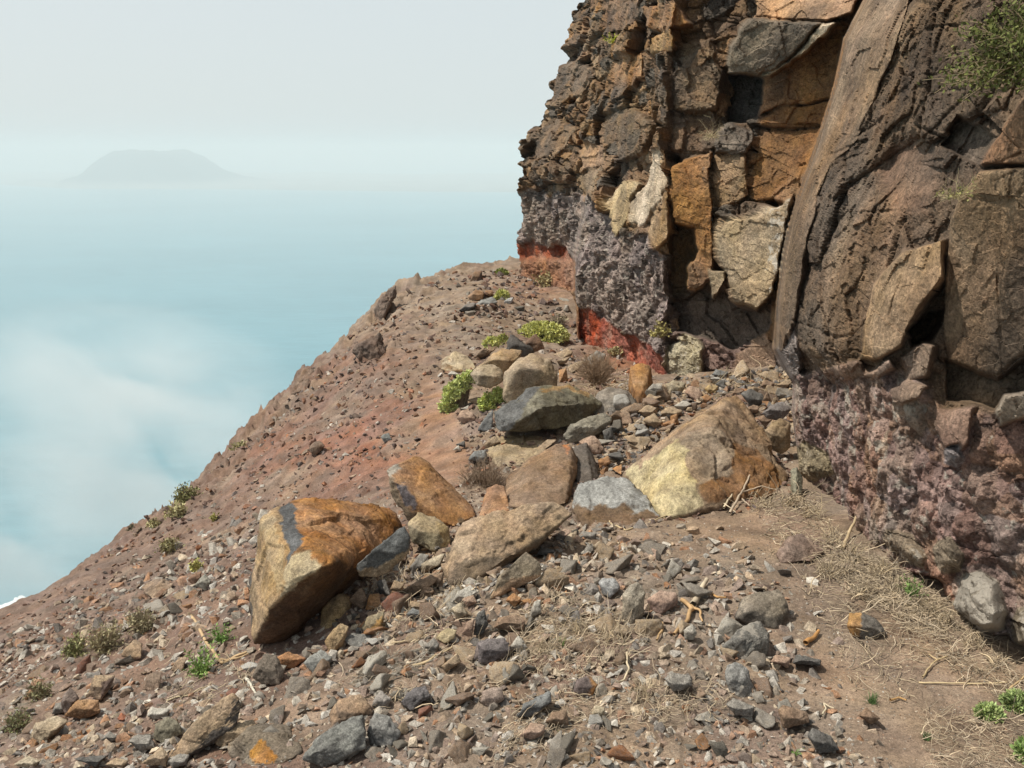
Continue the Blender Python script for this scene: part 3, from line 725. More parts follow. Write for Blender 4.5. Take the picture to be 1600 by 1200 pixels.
def boulder(name, label, cat, outline, col, pts=None, paint=(), th=.8, Y=None, dY=0.0, top=None, lich=.08, pit=.7, rough=1.0, group=None, sharp=85., sink=.05, ridge=.5, edgecol=None):
    global BN
    BN += 1; seed = 200 + BN * 7
    o = np.array([p[:2] for p in outline], float)
    vmin, vmax = o[:, 1].min(), o[:, 1].max(); umin, umax = o[:, 0].min(), o[:, 0].max()
    ib = o[:, 1].argmax()
    if Y is None:
        Y = float(gdepth(o[ib, 0], vmax - .06 * (vmax - vmin)))
        if not np.isfinite(Y): Y = float(gdepth(o[ib, 0], vmax + 6))
    Y = Y + dY
    W = max(umax - umin, .7 * (vmax - vmin)) * Y / FPX
    P = []; fr = []
    for p in outline:
        t = (vmax - p[1]) / (vmax - vmin + 1e-6)
        d = p[2] * Y if len(p) > 2 else th * W * .75 * t ** 1.3
        g_ = float(gdepth(p[0], p[1]))
        if np.isfinite(g_) and Y + d > g_ - .02 * W: d = g_ - .02 * W - Y
        fr.append((p[0], p[1], d)); P.append(unproj(p[0], p[1], Y + d))
    cu, cv = o.mean(0)
    if pts is None:
        for s in (-.24, .2):
            uu = cu + s * (umax - umin); vv = vmin + ridge * (vmax - vmin) + s * .12 * (vmax - vmin); g_ = float(gdepth(uu, vv))
            P.append(unproj(uu, vv, min(Y - .02 * W, (g_ if np.isfinite(g_) else 99) - .1 * W)))
    else:
        for (uu, vv, d) in pts: P.append(unproj(uu, vv, Y + d * Y))
    for (uu, vv, d) in fr:
        P.append(unproj(cu + (uu - cu) * .74, cv + (vv - cv) * .70, Y + d * .4 + th * W))
    P = np.array(P)
    lowest = P[P[:, 2] < np.percentile(P[:len(fr), 2], 35)]
    if sink > 0: P = np.vstack([P, lowest + np.array([0, .05 * W, -sink * W])])
    px = max(umax - umin, vmax - vmin)
    lvl = 7 if px > 230 else 6 if px > 110 else 5 if px > 40 else 4
    V, F = hull_surface(P, lvl, sharp)
    size = W
    V = roughen(V, F, size, seed, rough)
    n = vnormals(V, F)
    q = V / size * 3 + seed
    c = np.tile(np.array(col, float), (len(V), 1))
    c *= (1 + .30 * fbm(q, seed, 4))[:, None]
    if top is not None:  # own cap colour on some rocks; on others, top light put into colour
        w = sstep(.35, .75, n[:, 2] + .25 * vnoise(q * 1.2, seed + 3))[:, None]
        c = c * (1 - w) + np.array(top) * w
    u, v, w_ = project(V)
    face = (n * (-V / np.linalg.norm(V, axis=1)[:, None])).sum(1) > 0.02
    wp = px * .022 + 1.5
    ju = u + wp * vnoise(q * 2.2, seed + 8) + wp * .6 * vnoise(q * 7, seed + 9); jv = v + wp * vnoise(q * 2.2, seed + 10) + wp * .6 * vnoise(q * 7, seed + 11)
    L = np.full(len(V), float(lich))
    for pa in paint:
        sd = inpoly(ju, jv, pa[0]); w = sstep(-1.3, 1.3, sd) * face
        cc = np.array(pa[1]) * (1 + .22 * fbm(q * 1.7, seed + 12, 3))[:, None]
        c = c * (1 - w[:, None]) + cc * w[:, None]
        if len(pa) > 2: L = L * (1 - w) + pa[2] * w
    org = np.array([V[:, 0].mean(), V[:, 1].mean(), V[:, 2].min()])
    ob = mesh_at(name, V, F, M_ROCK, org, col=np.clip(c, .01, .7), lich=L, pit=pit)
    tag(ob, label, cat, group); MARKS.append((cu, cv, px))
    return ob

ORG = (.37,.182,.072); TN = (.34,.245,.155); GR = (.16,.155,.15); DK = (.075,.078,.082); BRN = (.22,.14,.085)
# the big split boulder on the slope
boulder('boulder', 'largest boulder, split block with orange top face and tan side, overhanging the rubble', 'boulder',
  [(405,803,.00),(431,785,.04),(458,776,.07),(488,774,.09),(560,785,.16),(611,795,.20),(630,815,.20),(636,846,.17),(600,885,.15),(560,912,.15),(500,958,.10),(440,1002,.045),(392,1013,-.09),(389,926,-.015),(395,860,-.01)],
  (.125,.068,.034), pts=[(472,846,-.09),(503,887,-.15),(422,950,-.14),(557,884,-.04),(460,915,-.15)], th=.35, sink=0, dY=.15, rough=.7, sharp=70,  # base colour serves the underside, darkened to paint in its shade
  paint=[([(458,772),(488,770),(615,792),(634,812),(602,846),(556,886),(540,882),(528,872),(520,884),(503,887),(478,862),(472,845),(460,810)], ORG, .16),
         ([(405,800),(431,783),(440,820),(452,884),(458,876),(490,868),(503,887),(470,905),(422,950),(392,1014),(386,926),(395,860)], (.33,.215,.11), .04),
         ([(405,800),(424,786),(436,850),(448,900),(430,930),(420,880)], (.36,.26,.15), .1),
         ([(431,781),(458,772),(460,806),(476,848),(462,862),(452,884),(441,824)], (.115,.115,.118), .02),
         ([(458,872),(484,862),(504,885),(480,898),(440,930),(446,900)], (.40,.32,.21), .25),
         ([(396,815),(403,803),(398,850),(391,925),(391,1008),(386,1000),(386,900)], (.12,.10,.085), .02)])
boulder('boulder', 'dark blue grey slab wedged against the right end of the split orange boulder', 'boulder',
  [(554,884),(575,872),(600,856),(632,821),(641,836),(642,857),(629,875),(606,896),(590,903),(560,902)], (.115,.115,.112), Y=2.98, th=.45, sink=0, top=(.135,.137,.135),
  paint=[([(556,892),(600,882),(632,864),(642,850),(640,870),(590,910),(556,908)], (.30,.22,.14), .1)])
boulder('boulder', 'tilted orange slab standing behind the pale tan block, thin grey edge on its left', 'boulder',
  [(602,737,.0),(617,725,.03),(650,710,.06),(668,719,.07),(704,755,.07),(747,801,.05),(746,808,.04),(719,809,.02),(707,824,.0),(650,812,-.02),(636,812,-.03),(610,770,-.02)], (.20,.14,.09), pts=[(633,792,-.035),(607,745,-.02),(700,822,-.01)], dY=.15, th=.22, sink=0, rough=.7, sharp=70,
  paint=[([(607,740),(617,722),(650,706),(670,716),(750,800),(746,812),(719,811),(707,828),(652,800),(632,789)], (.35,.19,.09), .1),
         ([(616,755),(633,757),(646,782),(648,796),(632,788)], (.13,.11,.115), .02),([(602,737),(618,724),(622,735),(612,748)], (.33,.29,.24), .2)])
boulder('boulder', 'pale tan block below the tilted orange slab', 'boulder', [(635,818),(653,799),(680,806),(704,824),(702,857),(680,863),(645,848)], (.26,.215,.14), top=(.34,.26,.16), dY=.0,
  paint=[([(680,812),(706,824),(702,858),(690,860),(690,836)], (.38,.28,.15), .05)])
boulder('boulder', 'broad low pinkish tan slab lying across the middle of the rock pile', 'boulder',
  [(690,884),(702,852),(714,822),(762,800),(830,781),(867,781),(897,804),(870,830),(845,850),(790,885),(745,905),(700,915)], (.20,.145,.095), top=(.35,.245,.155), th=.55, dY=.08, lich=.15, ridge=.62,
  pts=[(730,866,-.015),(800,862,.02),(850,842,.05)], paint=[([(715,880),(745,868),(795,872),(790,890),(745,912),(700,920)], (.17,.125,.085), .02)])  # last polygon paints shade on the slab's front
boulder('boulder', 'small upright tapering orange stone behind the broad pinkish slab', 'boulder', [(749,807),(755,780),(762,762),(774,755),(789,760),(793,775),(797,800),(774,806)], (.36,.20,.11), th=.5, Y=4.25, sink=.15, ridge=.4)
boulder('boulder', 'brown flat faced slab with a bright orange lichen spot at its top corner', 'boulder',
  [(787,792),(790,760),(792,744),(822,717),(875,689),(894,690),(905,721),(901,747),(886,788),(840,795)], (.23,.15,.095), th=.35, Y=4.75, sink=.1, rough=.8, sharp=70, pts=[(800,786,-.03),(884,780,-.035),(897,722,-.02)],
  paint=[([(878,692),(890,694),(893,706),(888,710),(883,704)], (.62,.20,.03), 0),([(787,792),(790,744),(822,715),(878,688),(903,720),(900,748),(885,788)], (.245,.158,.098), .06),([(878,692),(889,694),(892,706),(887,709)], (.62,.20,.03), 0)])
boulder('boulder', 'dark grey brown block filling the gap right of the brown slab with orange spot', 'boulder', [(890,700),(915,690),(925,705),(931,725),(936,744),(925,756),(903,760),(898,730)], (.12,.10,.085), Y=4.95, th=.5, sink=.1)
boulder('boulder', 'big dark boulder with smooth slate left face and rough olive front, propped on other rocks', 'boulder',
  [(768,672,.0),(770,642,.01),(807,616,.05),(830,602,.08),(852,606,.10),(890,601,.12),(924,614,.12),(944,631,.11),(930,650,.08),(890,668,.03),(845,671,-.01),(795,676,-.02)], (.19,.168,.115), pts=[(806,660,-.035),(822,628,.01),(846,636,-.01),(900,630,.05)], Y=5.6, th=.5, sink=0, lich=.2, pit=1.3, dY=.05,
  paint=[([(768,672),(770,642),(807,614),(836,602),(846,607),(822,628),(814,650),(800,668),(790,677)], (.155,.152,.148), .02),([(846,606),(890,599),(926,612),(925,620),(888,608),(850,612)], (.36,.23,.11), .03),([(822,628),(846,610),(850,620),(846,645),(820,650)], (.27,.245,.18), .15)])
boulder('boulder', 'tan hollowed rock in the shade under the big dark propped boulder', 'boulder', [(757,700),(764,684),(776,676),(837,678),(868,684),(845,712),(815,728),(778,732)], (.32,.235,.14), Y=5.75, th=.5, sink=.1)
boulder('boulder', 'grey tan worn rock leaning right of the big dark propped boulder', 'boulder', [(880,680),(892,664),(920,650),(945,642),(958,655),(942,674),(910,690),(890,692)], (.235,.21,.165), Y=5.55, th=.6, lich=.2)
boulder('boulder', 'grey weathered boulder half buried behind the dark propped boulder', 'boulder', [(922,632),(935,612),(952,602),(980,609),(997,628),(985,645),(955,650),(930,648)], (.245,.21,.175), Y=6.3, th=.7, lich=.2)
boulder('boulder', 'large light tan boulder directly behind the dark propped one', 'boulder', [(785,622),(788,583),(808,562),(833,552),(860,563),(874,590),(872,610),(840,628),(800,632)], (.33,.25,.165), Y=6.6, th=.7, lich=.12, top=(.36,.27,.18), ridge=.3)
boulder('boulder', 'rounded buff rock touching the green bush beside the path', 'boulder', [(735,585),(748,572),(772,569),(786,580),(787,593),(769,606),(745,602)], (.32,.245,.165), Y=6.75, th=.7, top=(.36,.28,.19))
boulder('boulder', 'tan orange rock slab topping the far end of the rock pile', 'boulder', [(748,572),(765,556),(785,543),(799,550),(818,549),(812,566),(790,583),(765,580)], (.35,.235,.13), Y=7.3, th=.6)
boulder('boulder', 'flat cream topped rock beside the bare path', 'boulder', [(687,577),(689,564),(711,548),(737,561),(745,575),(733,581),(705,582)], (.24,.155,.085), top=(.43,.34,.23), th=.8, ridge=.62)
boulder('boulder', 'dark charcoal wedge rock behind the tan pile and below the yellow green cushion', 'boulder', [(791,554),(793,530),(797,521),(807,528),(828,541),(837,550),(815,557)], (.10,.088,.08), Y=8.3, th=.6)
boulder('boulder', 'small chocolate brown rock leaning on the yellow green cushion plant', 'boulder', [(818,540),(826,528),(837,521),(847,532),(852,545),(833,550)], (.21,.125,.08), Y=8.5, th=.6)
boulder('boulder', 'orange brown block standing on edge in front of the red clay band', 'boulder', [(982,604),(983,571),(1000,567),(1016,570),(1022,600),(1018,612),(1008,634),(996,630)], (.35,.18,.07), Y=6.9, th=.6, sink=.15, top=(.36,.2,.09), paint=[([(984,606),(1000,612),(1020,606),(1018,614),(1008,636),(994,632)], (.21,.11,.05), 0)])
boulder('boulder', 'light grey flat stone on top of the buff slab near the cliff corner', 'stone', [(1009,611),(1021,599),(1034,602),(1036,611),(1022,614)], (.34,.31,.27), Y=6.55, th=.7)
boulder('boulder', 'buff slab under the light grey flat stone near the cliff corner', 'stone', [(1016,616),(1030,610),(1050,610),(1049,624),(1025,626)], (.33,.25,.16), Y=6.6, th=.8)
boulder('boulder', 'great triangular boulder with sloping tan back and pale yellow broken front', 'boulder',
  [(974,742,.075),(1055,673,.10),(1100,640,.13),(1137,613,.15),(1152,616,.15),(1164,635,.14),(1205,691,.08),(1236,744,.02),(1233,756,.0),(1198,780,.02),(1104,792,-.07),(1078,803,-.05),(1040,812,-.02),(999,775,.02)], (.25,.17,.105),
  pts=[(1058,686,.0),(1118,664,.02),(1145,688,.03),(1222,742,.035),(1074,722,-.06),(1098,768,-.10),(1206,774,.03)], Y=4.4, th=.35, sink=.08, rough=.8, sharp=70, lich=.04,
  paint=[([(970,742),(1055,671),(1137,610),(1154,614),(1240,746),(1226,742),(1200,712),(1178,696),(1146,688),(1120,665),(1060,684),(1052,690)], (.29,.195,.12), .03),
         ([(976,742),(1056,686),(1074,704),(1073,735),(1092,770),(1106,792),(1078,806),(1040,814),(996,775)], (.46,.37,.20), .12),
         ([(1056,684),(1118,663),(1148,690),(1145,732),(1094,764),(1073,736),(1074,704)], (.30,.22,.15), .12),
         ([(1146,690),(1180,699),(1222,745),(1206,776),(1150,785),(1108,792),(1094,764),(1145,736)], (.25,.13,.055), .02)])
boulder('boulder', 'blue grey topped block against the yellow face of the triangular boulder', 'boulder', [(890,790),(897,768),(903,756),(939,744),(976,744),(1010,774),(1034,808),(991,821),(912,823),(899,806)], (.21,.14,.09), top=(.30,.295,.28), Y=4.0, th=.6, ridge=.62, lich=.2,
  paint=[([(893,784),(901,757),(939,742),(976,742),(1006,770),(1020,792),(970,786),(940,792),(910,786)], (.30,.295,.28), .3),([(893,794),(906,788),(922,797),(938,789),(958,796),(972,788),(990,803),(1008,796),(1034,808),(991,826),(905,826)], (.155,.10,.06), .05)])
boulder('boulder', 'tan knobbly stone squeezed between the triangular boulder and the cliff', 'boulder', [(1194,672),(1206,658),(1220,653),(1234,660),(1236,700),(1222,710),(1206,700)], (.30,.215,.13), Y=4.9, th=.7)
boulder('boulder', 'slate grey stone above the tan stone squeezed against the cliff', 'boulder', [(1190,646),(1204,632),(1226,626),(1236,640),(1222,656),(1200,654)], (.20,.175,.165), Y=5.2, th=.7)
boulder('boulder', 'thin pale splinter of rock leaning on the cliff right of the triangular boulder', 'boulder', [(1236,770),(1236,735),(1245,728),(1254,745),(1253,772),(1244,780)], (.27,.25,.18), Y=4.2, th=.5, lich=.2)
boulder('boulder', 'flat topped mauve brown rock on the path by the dry grass', 'boulder', [(1212,866),(1230,840),(1252,831),(1270,846),(1289,861),(1266,878),(1219,880)], (.215,.145,.11), th=.7, top=(.26,.18,.14))
boulder('boulder', 'grey brown angular rock with shade painted on its lower side, right of the dry twig litter', 'boulder', [(1147,968),(1153,938),(1175,928),(1216,918),(1234,950),(1231,966),(1212,985),(1187,980)], (.135,.115,.095), top=(.26,.215,.165), th=.7, ridge=.6)  # lit top and shaded lower side put into the two colours
boulder('boulder', 'rough whitish grey rock below the grey brown angular one', 'boulder', [(1119,1016),(1153,984),(1187,970),(1203,991),(1200,1025),(1166,1033),(1141,1027)], (.31,.29,.26), th=.7, lich=.6, pit=1.5, rough=1.4)
boulder('boulder', 'mottled grey white egg shaped rock at the edge of the bare path', 'boulder', [(1131,1058),(1136,1038),(1150,1033),(1169,1044),(1178,1078),(1161,1093),(1141,1084)], (.25,.24,.225), th=.7, lich=.45)
boulder('boulder', 'two toned rock, ochre left side and grey right side, alone on the path', 'boulder', [(1323,978),(1327,957),(1345,956),(1369,967),(1386,989),(1353,1002),(1332,994)], (.17,.15,.13), th=.8,
  paint=[([(1321,980),(1326,955),(1347,955),(1344,975),(1340,1000),(1330,994)], (.40,.225,.085), .02)])
boulder('boulder', 'pale cream upright stone standing in the rubble left of the pinkish rock', 'stone', [(971,970),(973,928),(984,914),(997,909),(1009,925),(1006,956),(988,977)], (.30,.25,.19), top=(.44,.38,.30), th=.6, lich=.2, sink=.1)
boulder('boulder', 'silvery grey stone up and left of the pale cream upright stone', 'stone', [(935,911),(941,902),(962,904),(971,919),(953,934),(942,928)], (.22,.215,.215), top=(.36,.355,.35), lich=.35)
boulder('boulder', 'pinkish stone with rusty end right of the pale cream upright stone', 'stone', [(1009,936),(1031,921),(1059,927),(1058,944),(1034,960),(1018,954)], (.25,.17,.14), top=(.37,.25,.19))
boulder('boulder', 'tilted buff grey slab with a pale pink lower edge, below the broad pinkish slab', 'boulder', [(764,938),(770,918),(779,900),(822,860),(846,881),(846,900),(815,917),(792,926)], (.27,.215,.15), th=.35, rough=.7, top=(.29,.235,.17),
  paint=[([(766,940),(775,918),(800,905),(846,896),(846,904),(794,930)], (.40,.27,.17), .1)])
boulder('boulder', 'round dark stone with an orange rusty rim in the dry grass', 'stone', [(896,1080),(900,1061),(919,1054),(935,1069),(925,1089),(906,1093)], (.17,.13,.12), paint=[([(918,1053),(936,1066),(928,1088),(920,1084),(926,1070)], (.42,.20,.06), 0)])
boulder('boulder', 'dark purple grey slab half sunk left of the dry grass patch', 'boulder', [(745,1004),(760,998),(790,996),(799,1016),(771,1038),(748,1036)], (.14,.118,.118), th=.6, top=(.17,.145,.142))
boulder('boulder', 'ochre rounded rock under the overhang of the split orange boulder', 'boulder', [(499,985),(502,951),(530,925),(547,931),(549,948),(532,970),(509,987)], (.36,.245,.125), th=.7, Y=3.05)
boulder('boulder', 'tan oval stone leaning on the ochre rock under the split boulder', 'stone', [(506,1004),(518,986),(532,973),(546,979),(535,1010),(517,1022)], (.35,.24,.13), th=.6)
boulder('boulder', 'smooth grey stone at the foot of the ochre rock under the split boulder', 'stone', [(535,998),(552,989),(581,993),(577,1010),(552,1014)], (.21,.20,.185))
boulder('boulder', 'brown angular stone with a shiny amber broken face near the split boulder', 'stone', [(564,982),(575,962),(600,955),(600,975),(598,986),(586,996)], (.24,.19,.12), paint=[([(578,984),(597,960),(598,985),(588,994)], (.33,.18,.05), 0)])
boulder('boulder', 'flat bright orange brown stone below the split boulder tip', 'stone', [(430,1028),(451,1016),(479,1029),(458,1044),(436,1044)], (.38,.19,.085), th=.7)
boulder('boulder', 'upright dark brown rock left of the flat orange brown stone', 'boulder', [(393,1058),(402,1036),(415,1020),(432,1024),(444,1049),(437,1071),(406,1068)], (.175,.14,.11), th=.6)
boulder('boulder', 'pale blue grey stone right of the flat orange brown stone', 'stone', [(473,1036),(486,1024),(502,1014),(520,1027),(514,1044),(491,1054)], (.23,.225,.21), top=(.27,.265,.245))
boulder('boulder', 'fawn coloured rock with smooth rounded top above the long grey slab', 'boulder', [(512,1116),(530,1091),(564,1085),(581,1102),(583,1117),(547,1124),(517,1141)], (.22,.155,.11), top=(.35,.235,.15), th=.7)
boulder('boulder', 'long smooth grey slab at the bottom edge of the rubble', 'boulder', [(472,1188),(491,1153),(530,1139),(547,1119),(569,1115),(574,1167),(546,1183),(507,1202)], (.155,.148,.138), top=(.235,.23,.21), th=.6, ridge=.66)
boulder('boulder', 'dark brown block with a rusty orange lichen patch at its foot', 'boulder', [(350,1166),(392,1134),(430,1130),(453,1136),(473,1176),(440,1196),(392,1196),(360,1186)], (.155,.12,.085), th=.6, Y=2.1, ridge=.25, top=(.20,.16,.12), paint=[([(390,1170),(412,1158),(432,1178),(428,1194),(394,1192)], (.36,.17,.04), .1)])
boulder('boulder', 'cool grey boulder stone right of the long smooth grey slab', 'boulder', [(573,1143),(577,1128),(586,1113),(609,1118),(628,1147),(615,1166),(577,1166)], (.20,.19,.18), th=.7, top=(.24,.23,.215))
boulder('boulder', 'light grey pointed stone above the cool grey boulder', 'stone', [(580,1103),(586,1088),(596,1079),(612,1090),(607,1106),(594,1112)], (.26,.23,.205), top=(.34,.30,.27))
boulder('boulder', 'cream coloured loaf shaped stone in the straw', 'stone', [(681,997),(690,986),(700,980),(714,984),(711,998),(694,1006)], (.40,.32,.19))
boulder('boulder', 'brown grey flat rock right of the cream loaf shaped stone', 'boulder', [(740,1030),(744,1008),(772,997),(802,1011),(790,1031),(764,1036)], (.17,.135,.125), top=(.22,.175,.16))
boulder('boulder', 'knobbly dark violet grey stone amid the dry litter', 'stone', [(625,1098),(636,1084),(650,1073),(665,1071),(673,1088),(643,1110)], (.155,.14,.142), rough=1.5, lich=.25)
boulder('boulder', 'pinkish cream stone with a flat face at the litter edge', 'stone', [(751,1098),(752,1080),(768,1074),(785,1073),(788,1094),(766,1107)], (.33,.25,.205))
boulder('boulder', 'long tan fallen rock with its right end painted black as shade at the lower left', 'boulder', [(258,1186),(285,1150),(315,1116),(350,1090),(366,1083),(378,1096),(372,1130),(345,1152),(310,1178),(280,1192)], (.10,.085,.075), top=(.37,.265,.17), th=.45, lich=.1, ridge=.7, pts=[(296,1166,.0),(350,1138,.02),(362,1100,.05)],  # dark base colour is painted shade for the right end
  paint=[([(260,1186),(285,1148),(315,1114),(352,1088),(366,1083),(360,1108),(352,1132),(320,1154),(285,1188)], (.37,.265,.17), .12)])
boulder('boulder', 'tan slab tucked under the right end of the long fallen tan rock', 'boulder', [(330,1160),(350,1138),(396,1122),(402,1132),(372,1150),(350,1168)], (.24,.17,.105), top=(.36,.26,.165), th=.5)
boulder('boulder', 'thin rust brown plate rock resting on a mauve stone', 'boulder', [(101,1118),(110,1104),(123,1092),(155,1092),(157,1113),(131,1124)], (.25,.14,.07), top=(.34,.19,.09), th=.5)
boulder('boulder', 'sand brown squared block behind the rust brown plate', 'boulder', [(137,1088),(141,1070),(147,1054),(181,1054),(174,1074),(157,1094)], (.23,.16,.11), top=(.36,.255,.16), th=.6, paint=[([(160,1066),(180,1056),(172,1074),(156,1094)], (.15,.10,.08), 0)])  # dark polygon paints shade on the block's right side
boulder('boulder', 'mauve flat stone under the rust brown plate', 'boulder', [(94,1100),(100,1084),(110,1072),(124,1090),(104,1122)], (.22,.165,.14), th=.6)
boulder('boulder', 'cream and tan rock at the lower left edge of the slope', 'boulder', [(45,1154),(55,1130),(89,1116),(107,1126),(89,1149),(63,1164)], (.27,.20,.135), top=(.41,.32,.22), th=.7)
boulder('boulder', 'olive grey lichened rock left of the long fallen tan rock', 'boulder', [(239,1156),(241,1132),(262,1119),(279,1128),(285,1145),(257,1163)], (.20,.175,.125), lich=.3, th=.7)
boulder('boulder', 'low brown stone sunk in gravel above the olive grey rock', 'stone', [(222,1078),(228,1056),(240,1050),(253,1050),(248,1079)], (.25,.175,.125))
boulder('boulder', 'brown split stone with shade coloured onto its right face on the left slope', 'stone', [(188,1024),(198,1010),(210,999),(223,1004),(221,1030),(204,1032)], (.12,.07,.05), top=(.33,.225,.14), paint=[([(188,1026),(198,1008),(211,999),(212,1030)], (.33,.225,.14), 0)])  # dark base paints the right face as shade, lit side in tan
boulder('boulder', 'fawn pointed stone beside the green weed clump', 'stone', [(267,1048),(272,1036),(280,1027),(293,1025),(284,1051)], (.33,.23,.15))
boulder('boulder', 'dark brown rugged outcrop sticking out of the mid slope', 'rock outcrop', [(551,546),(560,536),(572,528),(593,520),(605,540),(594,562),(569,568)], (.16,.11,.085), rough=2.4, th=.7, pit=1.4, ridge=.35, sink=.12)
boulder('boulder', 'brown lump embedded in the reddish slope', 'stone', [(480,703),(488,694),(499,687),(508,697),(493,712)], (.19,.13,.095), rough=1.8)
boulder('boulder', 'single grey stone on the reddish slope above the tilted orange slab', 'stone', [(594,683),(599,678),(608,676),(612,686),(601,692)], (.20,.205,.195))
boulder('boulder', 'broad weathered tan rock on the left slope', 'boulder', [(220,918),(234,908),(252,903),(272,912),(262,926),(240,940)], (.29,.205,.145), rough=1.6)
boulder('boulder', 'rust brown stone leaning on a pale grey one on the left slope', 'stone', [(292,906),(302,896),(316,891),(314,904),(305,917)], (.24,.135,.085))
boulder('boulder', 'pale grey stone right of the rust brown one on the left slope', 'stone', [(305,914),(312,904),(321,896),(331,908),(322,924)], (.30,.28,.235))
boulder('boulder', 'brown block with one side painted black as shade on the far shoulder', 'boulder', [(734,440),(737,430),(741,424),(754,422),(753,437),(742,442)], (.24,.15,.095), paint=[([(744,438),(754,424),(754,438)], (.10,.07,.06), 0)])  # dark triangle is shade painted on the right side
boulder('boulder', 'flat dark slab among the far shoulder stones', 'boulder', [(717,485),(727,475),(744,472),(742,482),(728,487)], (.075,.07,.068), top=(.22,.19,.17))
boulder('boulder', 'orange brown block in the middle of the far stones', 'boulder', [(730,464),(743,451),(757,456),(754,467),(740,469)], (.31,.18,.10))
boulder('boulder', 'white bleached slab among the far stones', 'boulder', [(786,472),(793,466),(802,464),(801,472),(795,476)], (.42,.41,.40))
boulder('boulder', 'grey slab left of the white bleached slab', 'boulder', [(743,476),(752,468),(770,464),(778,472),(768,480),(750,482)], (.27,.265,.25))
boulder('boulder', 'rusty small block beside the small far cushion plant', 'boulder', [(756,460),(758,454),(770,453),(771,460),(763,464)], (.30,.165,.085))
boulder('boulder', 'dark rugged crag on the skyline edge of the slope', 'rock outcrop', [(584,500),(586,484),(592,468),(607,449),(620,444),(618,462),(606,482),(596,500)], (.19,.135,.105), rough=2.4, pit=1.4, th=.9, Y=14.0, sink=.12)
boulder('boulder', 'brown crag lower down the skyline edge of the slope', 'rock outcrop', [(455,615),(462,596),(474,578),(488,572),(492,588),(478,608)], (.215,.145,.105), rough=2.2, pit=1.4, th=.9, Y=11.4, sink=.12)
boulder('boulder', 'white mottled rock in the grass at the foot of the cliff corner', 'boulder', [(1040,600),(1052,594),(1072,598),(1070,612),(1048,614)], (.35,.29,.2), lich=.4, Y=7.0)

# ------------------------------------------------------------------ loose stones
def stone_shape(seed, level=3):
    r = np.random.default_rng(seed)
    P = r.normal(size=(8 + seed % 3, 3)); P /= np.linalg.norm(P, axis=1)[:, None]
    P *= np.array([1, r.uniform(.6, .9), r.uniform(.4, .7)]) * r.uniform(.8, 1.1, (len(P), 1))
    V, F = hull_surface(P, level, 130)
    if level >= 4: V = roughen(V, F, 2.0, seed + 900, .7)
    V[:, 2] -= np.percentile(V[:, 2], 12)
    return V, F
ZONES = [ # name, polygon of the photo, colours
 ('grey', [(.235,.20,.165),(.30,.265,.225),(.165,.145,.12),(.37,.335,.285)]),
 ('brown', [(.25,.175,.12),(.21,.145,.105),(.29,.205,.145)]),
 ('tan', [(.39,.295,.20),(.34,.25,.165)]),
 ('rust', [(.30,.145,.075),(.34,.185,.095),(.24,.115,.08)]),
 ('pale', [(.42,.395,.36),(.38,.33,.27)])]
FORE = [(430,1200),(380,1060),(520,1010),(680,900),(880,830),(1030,850),(1130,900),(1200,990),(1270,1100),(1320,1200)]
LEFT = [(0,1200),(0,1090),(110,1000),(330,900),(395,870),(390,1020),(420,1120),(430,1200)]
PILE = [(880,720),(930,660),(1000,620),(1080,590),(1240,580),(1240,660),(1150,610),(1060,660),(980,730),(900,750)]
FARP = [(720,500),(715,430),(800,420),(890,470),(900,510),(800,500)]
SLOPE = [(420,760),(500,640),(580,560),(650,600),(650,700),(600,720),(560,770)]
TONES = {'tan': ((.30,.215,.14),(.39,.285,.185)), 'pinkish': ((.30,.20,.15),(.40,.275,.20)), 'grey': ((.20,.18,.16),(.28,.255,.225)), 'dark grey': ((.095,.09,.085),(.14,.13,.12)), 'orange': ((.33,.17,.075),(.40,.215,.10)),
 'brown': ((.20,.135,.09),(.27,.18,.12)), 'pale': ((.36,.32,.27),(.48,.44,.38)), 'cream': ((.36,.29,.20),(.47,.39,.28)), 'ochre': ((.34,.23,.10),(.42,.30,.15)), 'reddish': ((.32,.115,.065),(.36,.14,.08)), 'slate': ((.15,.15,.15),(.20,.20,.195))}  # body and paler top of each tone: light put into the colour
